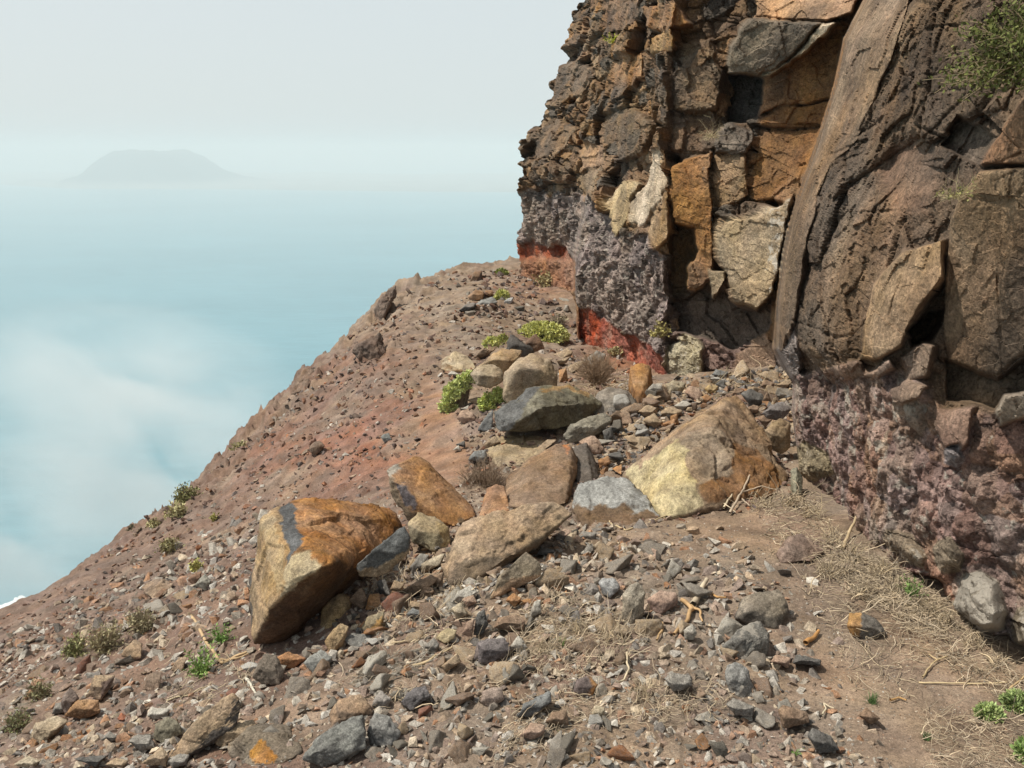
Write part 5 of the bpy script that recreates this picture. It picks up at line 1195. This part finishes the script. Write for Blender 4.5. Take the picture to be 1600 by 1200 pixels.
dry_shrub('dry_shrub', 'small yellowish plant on the slope above the rust brown stone', 306, 892, 20, 18, 40, leaf=(.34,.32,.11), nl=300, ns=30)
dry_shrub('dry_shrub', 'tiny yellowish tuft on the slope left of the split boulder', 334, 812, 12, 9, 41, leaf=(.30,.28,.10), nl=120, ns=20)
dry_shrub('dry_shrub', 'small scrubby bush on the skyline above the tallest shrub', 376, 706, 26, 14, 42, leaf=OL, nl=300, ns=40)
dry_shrub('dry_shrub', 'tangled leafless grey brown shrub beside the brown slab with orange spot', 760, 786, 84, 72, 43, nl=0, ns=330, twig=(.23,.165,.115), Y=4.7, spread=.9)
dry_shrub('dry_shrub', 'pale dead shrub in the pile in front of the red clay', 932, 600, 70, 52, 44, nl=0, ns=300, twig=(.32,.225,.15), Y=7.0)
dry_shrub('dry_shrub', 'grey dead shrub right of the yellow green cushion', 874, 508, 34, 16, 45, nl=120, ns=100, twig=(.26,.21,.16), leaf=(.20,.17,.11))
dry_shrub('dry_shrub', 'dry olive bush under the far red clay overhang', 852, 447, 40, 20, 46, nl=300, ns=100, twig=(.27,.20,.12), leaf=(.24,.20,.10))
dry_shrub('dry_shrub', 'little olive plant clinging to the grey breccia above the red clay', 1030, 528, 24, 26, 47, nl=300, ns=40, leaf=(.22,.19,.07), Y=8.6)
dry_shrub('dry_shrub', 'little dry plant at the foot of the red clay', 960, 556, 24, 16, 48, nl=200, ns=40, leaf=(.24,.20,.10))
dry_shrub('hanging_bush', 'green bush with bare pale branches hanging on the upper cliff', 1632, 118, 250, 130, 49, nl=10000, ns=200, twig=(.20,.155,.09), leaf=(.085,.092,.026), Y=2.62, lean=(-.4, -.3, -.45), leafpx=4.2, down=.06)
dry_shrub('dry_tuft', 'straw tuft hanging from the crack in the middle of the cliff', 1112, 214, 30, 34, 50, nl=0, ns=40, twig=(.48,.40,.25), Y=8.2, lean=(-.4, -.6, -1.2), down=.10, cat='dry tuft')
dry_shrub('dry_tuft', 'dry stems in the crack beside the rusty column of the near cliff', 1496, 310, 40, 40, 51, nl=60, ns=30, twig=(.42,.35,.20), leaf=(.25,.24,.09), Y=2.72, lean=(-.6, -.6, -.6), down=.06, cat='dry tuft')
weed('cliff_sprig', 'yellow green sprig growing from the upper cliff ledge', 955, 68, 26, 18, 52, col=(.42,.46,.05), n=9, Y=10.6, cat='plant')

# ------------------------------------------------------------------ twigs and straw
def twig(label, pts, rpx, col=(.42,.32,.20), Y=None, name='dry_twig', cat='twig', branches=(), lift=.012):
    def mk(ps):
        P = []
        for q in ps:
            p = gpoint(q[0], q[1]) if Y is None else unproj(q[0], q[1], Y)
            if Y is None: p[2] += lift + (q[2] if len(q) > 2 else 0)
            P.append(p)
        P = np.array(P); t = np.linspace(0, len(P) - 1, 6 * len(P)); i = np.clip(t.astype(int), 0, len(P) - 2); f = (t - i)[:, None]
        Q = P[i] * (1 - f) + P[i + 1] * f
        return Q + .006 * np.stack([fbm(Q * 25 + k * 9, 400 + k, 2) for k in range(3)], -1)
    paths = [mk(pts)] + [mk(b) for b in branches]
    k = paths[0][0][1] / FPX
    V, F = tubes(paths, [(rpx * k, rpx * .6 * k)] + [(rpx * .7 * k, rpx * .3 * k)] * len(branches), 6)
    c = paths[0].mean(0); c[2] = V[:, 2].min()
    o = mesh_at(name, V, F, M_STRAW, c, col=np.array(col) * (1 + .3 * fbm(V * 40, 410, 3))[:, None]); tag(o, label, cat)
    return o
twig('thick pale broken branch end standing in the rubble', [(1082,952),(1092,935),(1103,912)], 6.5, (.46,.38,.28), name='dry_branch', cat='branch', lift=.02)
twig('forked tan branch lying below the thick pale branch end', [(1066,942),(1080,955),(1072,975),(1052,995)], 4.5, (.42,.27,.14), name='dry_branch', cat='branch', branches=[[(1078,952),(1092,962),(1098,976)]], lift=.015)
twig('short curved tan root left of the forked branch', [(1036,976),(1034,990),(1025,1003)], 3, (.42,.28,.15), name='dry_branch', cat='branch')
twig('long pale stick lying by the mat of grey stems', [(632,1050),(668,1036),(690,1024),(708,1014)], 3, (.44,.34,.21))
twig('bent white root in front of the split boulder', [(384,1062),(392,1076),(399,1088)], 3, (.50,.46,.38))
twig('thin twig under the long smooth grey slab side', [(612,1010),(640,1005),(662,1000)], 2, (.44,.34,.22))
twig('brown branch piece left of the split boulder foot', [(300,965),(322,1008),(348,1040),(394,1020)], 3, (.40,.28,.16), branches=[[(340,1036),(370,1030),(390,1026)]], name='dry_branch', cat='branch')
twig('straight straw coloured stick on the left scree', [(262,1096),(300,1090),(330,1070)], 2, (.44,.36,.24))
twig('pale crooked twigs sticking up before the triangular boulder', [(1130,800,.01),(1142,785,.04),(1146,765,.10),(1148,740,.15)], 2, (.55,.46,.33), branches=[[(1146,765,.09),(1160,758,.11)],[(1120,782,.02),(1135,800,.02),(1150,806,.01)]])
twig('crooked grey twigs right of the pale crooked ones', [(1140,806,.01),(1158,786,.05),(1170,766,.1),(1170,752,.13)], 2.4, (.40,.32,.24), branches=[[(1158,786,.05),(1190,775,.05),(1215,776,.03)],[(1160,790,.03),(1172,800,.02)]])
twig('slim twig arching below the blue grey topped block', [(942,812),(960,826),(978,832),(1005,826),(1040,810)], 1.8, (.46,.36,.22))
twig('pale stick leaning on the cliff foot', [(1316,860,.0),(1332,830,.05),(1354,806,.10)], 3, (.42,.32,.2))
twig('long straight straw lying on the path by the right border', [(1436,1070),(1500,1071),(1570,1073)], 1.6, (.58,.46,.28))
twig('forked straw twig on the path left of the long straight straw', [(1440,1062),(1452,1045),(1464,1035),(1480,1030)], 1.8, (.46,.35,.2), branches=[[(1464,1035),(1450,1028),(1434,1024)]])
twig('curved tan root curling at the right border', [(1572,1086),(1588,1072),(1602,1060)], 2.6, (.50,.36,.2))
twig('short rusty stick on the bare path', [(1392,1094),(1404,1093),(1416,1098)], 2.2, (.45,.27,.11))
twig('rotten orange wood chunk beside the rough whitish grey rock', [(1258,1008),(1268,1000),(1280,992)], 5, (.40,.21,.08), name='dry_branch', cat='branch')
twig('rusty orange wood splinter right of the thick pale branch', [(1108,930),(1120,934),(1134,938)], 2.4, (.45,.26,.11))
twig('wavy bleached root standing in the straw patch', [(978,1028,.015),(982,1048),(974,1062),(964,1072)], 2.2, (.52,.43,.3))
twig('pale curl of root at the bottom of the path', [(1284,1125),(1290,1112),(1286,1106),(1302,1112)], 1.8, (.55,.47,.34))
def straw(name, label, zones, seed, col=(.52,.41,.28), lmin=12, lmax=54, flat=.26):
    r = np.random.default_rng(seed); st, sr, cs = [], [], []
    for poly, n, ang, sp in zones:
        for (u, v) in rand_in(poly, n):
            p = gpoint(u, v); k = p[1] / FPX
            a = ang + r.normal() * sp; L = k * r.uniform(lmin, lmax) * (.5 + r.random())
            d = np.array([math.cos(a), math.sin(a), abs(r.normal()) * flat + .02])
            q = wander(p + np.array([0, 0, .004 + .012 * r.random()]), d, L, 6, .30, r, .03)
            gz = ground(q[:, 0], q[:, 1]) + .003; q[:, 2] = np.maximum(q[:, 2], gz)
            st.append(q); w = r.uniform(.35, .95) * k * (1.9 if r.random() < .10 else 1); sr.append((w, w * .5)); cs.append((np.array(col) * (1 - (m_ := r.random() * .5)) + np.array([.33, .29, .25]) * m_) * r.uniform(.5, 1.3))
    V, F = tubes(st, sr)
    C = np.repeat(np.array(cs), 21, 0)
    o = add(name, mesh_data(name, V, F, M_STRAW, col=np.clip(C, .02, .8))); tag(o, label, None, None, 'stuff')
straw('dry_grass', 'matted dry straw lying along the foot of the cliff and over the rubble', [
  ([(1170,775),(1270,770),(1310,850),(1420,900),(1480,950),(1600,1060),(1600,1120),(1480,1050),(1380,960),(1290,900),(1200,860)], 1350, -1.0, 1.1),
  ([(1270,850),(1340,850),(1440,930),(1500,985),(1440,985),(1330,930)], 620, -.9, .7),
  ([(790,960),(860,935),(960,960),(1010,1000),(980,1040),(880,1070),(800,1050),(760,1090),(800,1000)], 800, .5, .9),
  ([(560,900),(700,900),(740,960),(660,1010),(580,1000)], 260, .6, .9), ([(880,1080),(1120,1070),(1150,1130),(900,1150),(760,1200),(800,1110)], 520, .3, 1.2),
  ([(1430,1110),(1600,1130),(1600,1250),(1450,1250)], 500, -.6, 1.0), ([(500,1040),(760,1000),(780,1100),(560,1120)], 160, .4, 1.0),
  ([(250,1010),(400,1040),(380,1120),(240,1100)], 110, .5, .8), ([(1240,900),(1300,880),(1420,1000),(1440,1100),(1330,1080),(1290,990)], 260, -.6, 1.2)], 60)
straw('straw_tufts', 'short upright straw rooted in tufts along the foot of the cliff', [([(c0 - 14, d0 - 8), (c0 + 14, d0 - 8), (c0 + 14, d0 + 8), (c0 - 14, d0 + 8)], 55, a0, 1.6)
  for c0, d0, a0 in [(1185,792,0),(1235,788,1),(1268,806,0),(1300,846,2),(1330,872,1),(1372,898,2),(1402,925,1),(1440,952,2),(1470,975,1),(1520,1012,2),(1560,1040,1),(1290,900,0),(1345,930,0),(905,985,1),(960,1000,2),(850,1020,0),(1000,1090,1),(715,935,0)]], 64, col=(.50,.39,.25), lmin=14, lmax=34, flat=1.3)
straw('grey_stems', 'mat of dead grey stems pressed flat in the rubble', [([(540,1070),(590,1040),(640,1020),(650,1040),(610,1070),(560,1085)], 130, .45, .12)], 61, col=(.30,.26,.21), lmin=50, lmax=90, flat=.08)
straw('pile_straw', 'dry stems among the fallen rocks under the cliff', [([(1060,600),(1240,570),(1240,640),(1160,610),(1100,640)], 120, .4, 1.2), ([(900,600),(980,580),(1000,620),(930,640)], 120, .6, 1.2)], 62, col=(.44,.34,.21), lmin=10, lmax=34)

# ------------------------------------------------------------------ sea, surf, island
def sea_point(u, v):
    x, y, z = raydir(u, v); k = SEA_Z / z
    return np.array([x * k, y * k, SEA_Z])
def sea_material():
    m, N, L = new_mat('sea_water')
    out = N.new('ShaderNodeOutputMaterial'); b = N.new('ShaderNodeBsdfPrincipled'); L.new(b.outputs[0], out.inputs[0])
    tc = N.new('ShaderNodeTexCoord')
    def noise(s, d, sc=(1, 1, 1)):
        mp = N.new('ShaderNodeMapping'); mp.inputs['Scale'].default_value = sc; L.new(tc.outputs['Object'], mp.inputs['Vector'])
        n = N.new('ShaderNodeTexNoise'); n.inputs['Scale'].default_value = s; n.inputs['Detail'].default_value = d; n.inputs['Roughness'].default_value = .65
        L.new(mp.outputs[0], n.inputs['Vector']); return n
    n1 = noise(.0016, 5, (1, 2.2, 1)); n2 = noise(.05, 6, (1, 2.5, 1)); n3 = noise(.012, 7, (1, 2.4, 1)); n4 = noise(.035, 5, (.5, 2.2, 1))
    c = N.new('ShaderNodeMixRGB'); c.inputs[1].default_value = (.06,.185,.235, 1); c.inputs[2].default_value = (.105,.265,.325, 1)
    r = N.new('ShaderNodeMapRange'); r.inputs['From Min'].default_value = .35; r.inputs['From Max'].default_value = .65; mm = N.new('ShaderNodeMath'); mm.operation = 'MULTIPLY_ADD'; mm.inputs[1].default_value = .55; L.new(n4.outputs['Fac'], mm.inputs[0]); ms = N.new('ShaderNodeMath'); ms.operation = 'MULTIPLY_ADD'; ms.inputs[1].default_value = .6; ms.inputs[2].default_value = -.08; L.new(n1.outputs['Fac'], ms.inputs[0]); L.new(ms.outputs[0], mm.inputs[2]); L.new(mm.outputs[0], r.inputs['Value']); L.new(r.outputs[0], c.inputs[0])
    w = N.new('ShaderNodeMixRGB'); w.inputs[2].default_value = (.75,.78,.78, 1); L.new(c.outputs[0], w.inputs[1])
    r2 = N.new('ShaderNodeMapRange'); r2.inputs['From Min'].default_value = .70; r2.inputs['From Max'].default_value = .76; L.new(n3.outputs['Fac'], r2.inputs['Value']); L.new(r2.outputs[0], w.inputs[0])
    L.new(w.outputs[0], b.inputs['Base Color'])
    b.inputs['Roughness'].default_value = .32; b.inputs['IOR'].default_value = 1.33; b.inputs['Specular IOR Level'].default_value = .4
    bp = N.new('ShaderNodeBump'); bp.inputs['Strength'].default_value = .5; bp.inputs['Distance'].default_value = 2.0
    L.new(n2.outputs['Fac'], bp.inputs['Height']); L.new(bp.outputs[0], b.inputs['Normal'])
    return m
R = 42000.0
th = np.linspace(0, 2 * math.pi, 97)[:-1]; rings = np.r_[0.0, np.geomspace(60, R, 24)]
V = [(0, 0, SEA_Z)]
for rr in rings[1:]: V += [(rr * math.cos(t), rr * math.sin(t), SEA_Z) for t in th]
F = [(0, 1 + i, 1 + (i + 1) % 96) for i in range(96)]
for k in range(len(rings) - 2):
    a = 1 + k * 96
    for i in range(96):
        j = (i + 1) % 96
        F += [(a + i, a + 96 + i, a + 96 + j), (a + i, a + 96 + j, a + j)]
o = add('sea', mesh_data('sea', np.array(V), np.array(F), sea_material()), None); o['kind'] = 'structure'; o['label'] = 'pale turquoise sea far below fading into mist'
M_FOAM = leaf_material('surf_foam', None, .2)
def foam(name, label, line, width, seed):
    P = np.array([sea_point(u, v) for u, v in line]); r = np.random.default_rng(seed)
    t = np.linspace(0, len(P) - 1, 60); i = np.clip(t.astype(int), 0, len(P) - 2); f = (t - i)[:, None]; Q = P[i] * (1 - f) + P[i + 1] * f
    d = np.gradient(Q, axis=0); n = np.stack([-d[:, 1], d[:, 0], 0 * d[:, 0]], -1); n /= np.linalg.norm(n, axis=1)[:, None]
    k = np.arange(60)[:, None] * np.array([[.13, 0, 0]])
    rows = []
    for s in np.linspace(-1, 1, 7):
        wv = width * s * (.6 + .55 * np.abs(fbm(k * 3 + seed + (s > 0) * 30, seed, 4)) * 2)
        rows.append(Q + n * wv[:, None] + np.array([0, 0, .4 + .6 * (1 - s * s)]))
    V = np.stack(rows, 1).reshape(-1, 3)
    o = add(name, mesh_data(name, V, grid_faces(60, 7), M_FOAM, col=(.78,.80,.80))); tag(o, label, None, None, 'stuff')
foam('surf_foam', 'white surf breaking on the near shore', [(-160,1010),(-90,985),(-30,962),(10,948),(40,935)], 5, 3)
foam('surf_foam', 'white line of surf on the island shore', [(146,290.5),(165,290.3),(194,290.2)], 22, 7)
foam('surf_foam', 'long faint line of surf on the far sandy shore', [(420,292.5),(520,294.0),(640,296.5),(760,297.5)], 12, 9)
# the island: low plain with one flat-topped hill
def island():
    us = np.linspace(40, 1100, 260); d = np.linspace(0, 1, 60)
    y0 = np.interp(us, [40,80,150,300,420,640,820,1100], [6300,6000,5600,5560,5480,5220,5120,5000])
    Yd = y0[:, None] + d[None] * 3600
    X = (us[:, None] - 800) / FPX / CP * Yd * 1.0 * (1 / (1 + 0 * Yd)) * .985
    P = np.stack([X, Yd, np.full(X.shape, SEA_Z)], -1).reshape(-1, 3)
    q = P * np.array([1, 1, 0]) / 420.0
    sh = np.minimum(d[None] * 14, 1) * np.minimum((us[:, None] - 40) / 60, 1) * np.ones_like(X)
    h = 4 + 14 * sh.ravel() * (1 + fbm(q, 501, 4))
    # hill measured in its own metres
    c = np.array([-2760.0, 6350.0])
    dx = (P[:, 0] - c[0]); dy = (P[:, 1] - c[1])
    prof = np.interp(dx, [-640,-520,-380,-240,-130,180,300,430,560,820], [0,22,70,170,228,226,196,96,34,0])
    h = h + prof * np.exp(-(np.maximum(np.abs(dy) - 260, 0) / 260.0) ** 2) * (1 + .16 * fbm(q * 2.2, 502, 5)) + 14 * fbm(q * 5, 503, 4) * np.clip(prof / 60, 0, 1)
    ex = np.interp(dx, [-1500,-900,-500], [0,18,0]) * np.exp(-(dy / 400) ** 2); h += ex
    P[:, 2] = SEA_Z - 1 + np.maximum(h * np.clip(sh.ravel() * 2, 0, 1), 0)
    c1 = np.array([.05,.045,.045]) * (1 + .35 * fbm(q * 2, 505, 4))[:, None]
    low = (1 - sstep(20, 60, h))[:, None]
    c1 = c1 * (1 - low) + np.array([.30,.28,.25]) * low * (1 + .2 * fbm(q * 4, 506, 3))[:, None]
    o = add('island', mesh_data('island', P, grid_faces(260, 60), M_SOIL, col=np.clip(c1, .02, .7), lich=0, pit=.2))
    o['kind'] = 'structure'; o['label'] = 'hazy flat topped volcanic island with a low sandy plain across the sea'
island()

# ------------------------------------------------------------------ air
def vol_material(name, col, dens, noisy=False, aniso=0.0):
    m, N, L = new_mat(name)
    out = N.new('ShaderNodeOutputMaterial'); p = N.new('ShaderNodeVolumePrincipled'); L.new(p.outputs[0], out.inputs['Volume'])
    p.inputs['Color'].default_value = (*col, 1); p.inputs['Density'].default_value = dens; p.inputs['Anisotropy'].default_value = aniso
    if noisy:
        tc = N.new('ShaderNodeTexCoord')
        ln = N.new('ShaderNodeVectorMath'); ln.operation = 'LENGTH'; L.new(tc.outputs['Object'], ln.inputs[0])
        fall = N.new('ShaderNodeMapRange'); fall.interpolation_type = 'SMOOTHSTEP'; fall.inputs['From Min'].default_value = 1.0; fall.inputs['From Max'].default_value = -.1; fall.inputs['To Min'].default_value = 0; fall.inputs['To Max'].default_value = 1
        L.new(ln.outputs['Value'], fall.inputs['Value'])
        n = N.new('ShaderNodeTexNoise'); n.inputs['Scale'].default_value = 1.5; n.inputs['Detail'].default_value = 6; n.inputs['Roughness'].default_value = .6; n.inputs['Distortion'].default_value = .6; L.new(tc.outputs['Object'], n.inputs['Vector'])
        r = N.new('ShaderNodeMapRange'); r.inputs['From Min'].default_value = .42; r.inputs['From Max'].default_value = .70; L.new(n.outputs['Fac'], r.inputs['Value'])
        a = N.new('ShaderNodeMath'); a.operation = 'MULTIPLY'; L.new(fall.outputs[0], a.inputs[0]); L.new(r.outputs[0], a.inputs[1])
        b = N.new('ShaderNodeMath'); b.operation = 'MULTIPLY'; b.inputs[1].default_value = dens; L.new(a.outputs[0], b.inputs[0]); L.new(b.outputs[0], p.inputs['Density'])
    return m
def box(name, lo, hi, mat):
    x0, y0, z0 = lo; x1, y1, z1 = hi
    V = np.array([(x0,y0,z0),(x1,y0,z0),(x1,y1,z0),(x0,y1,z0),(x0,y0,z1),(x1,y0,z1),(x1,y1,z1),(x0,y1,z1)])
    F = np.array([(0,3,2,1),(4,5,6,7),(0,1,5,4),(1,2,6,5),(2,3,7,6),(3,0,4,7)])
    return add(name, mesh_data(name, V, F, mat, smooth=False))
hz = box('haze', (-46000, -46000, SEA_Z - 4), (46000, 46000, 60), vol_material('thin_haze', (.81,.86,.88), 3.4e-4))
hz['kind'] = 'stuff'; hz['label'] = 'pale sea haze in the air'
M_MIST = vol_material('drifting_mist', (.92,.945,.955), .06, True)
def mist(label, u, v, dist, rx, ry, rz, rot):
    V, F = ico(4)
    p = unproj(u, v, dist)
    o = add('mist', mesh_data('mist', V, F, M_MIST)); o.location = p; o.scale = (rx, ry, rz); o.rotation_euler = rot
    tag(o, label, None, None, 'stuff')
mist('bank of white mist drifting against the slope', 270, 740, 230, 78, 60, 44, (0, .62, .3))
mist('low mist over the sea by the lower slope', 40, 850, 250, 80, 50, 40, (0, .5, 0))
mist('thin wisp of mist over the water', 210, 590, 300, 90, 60, 34, (0, .25, 0))
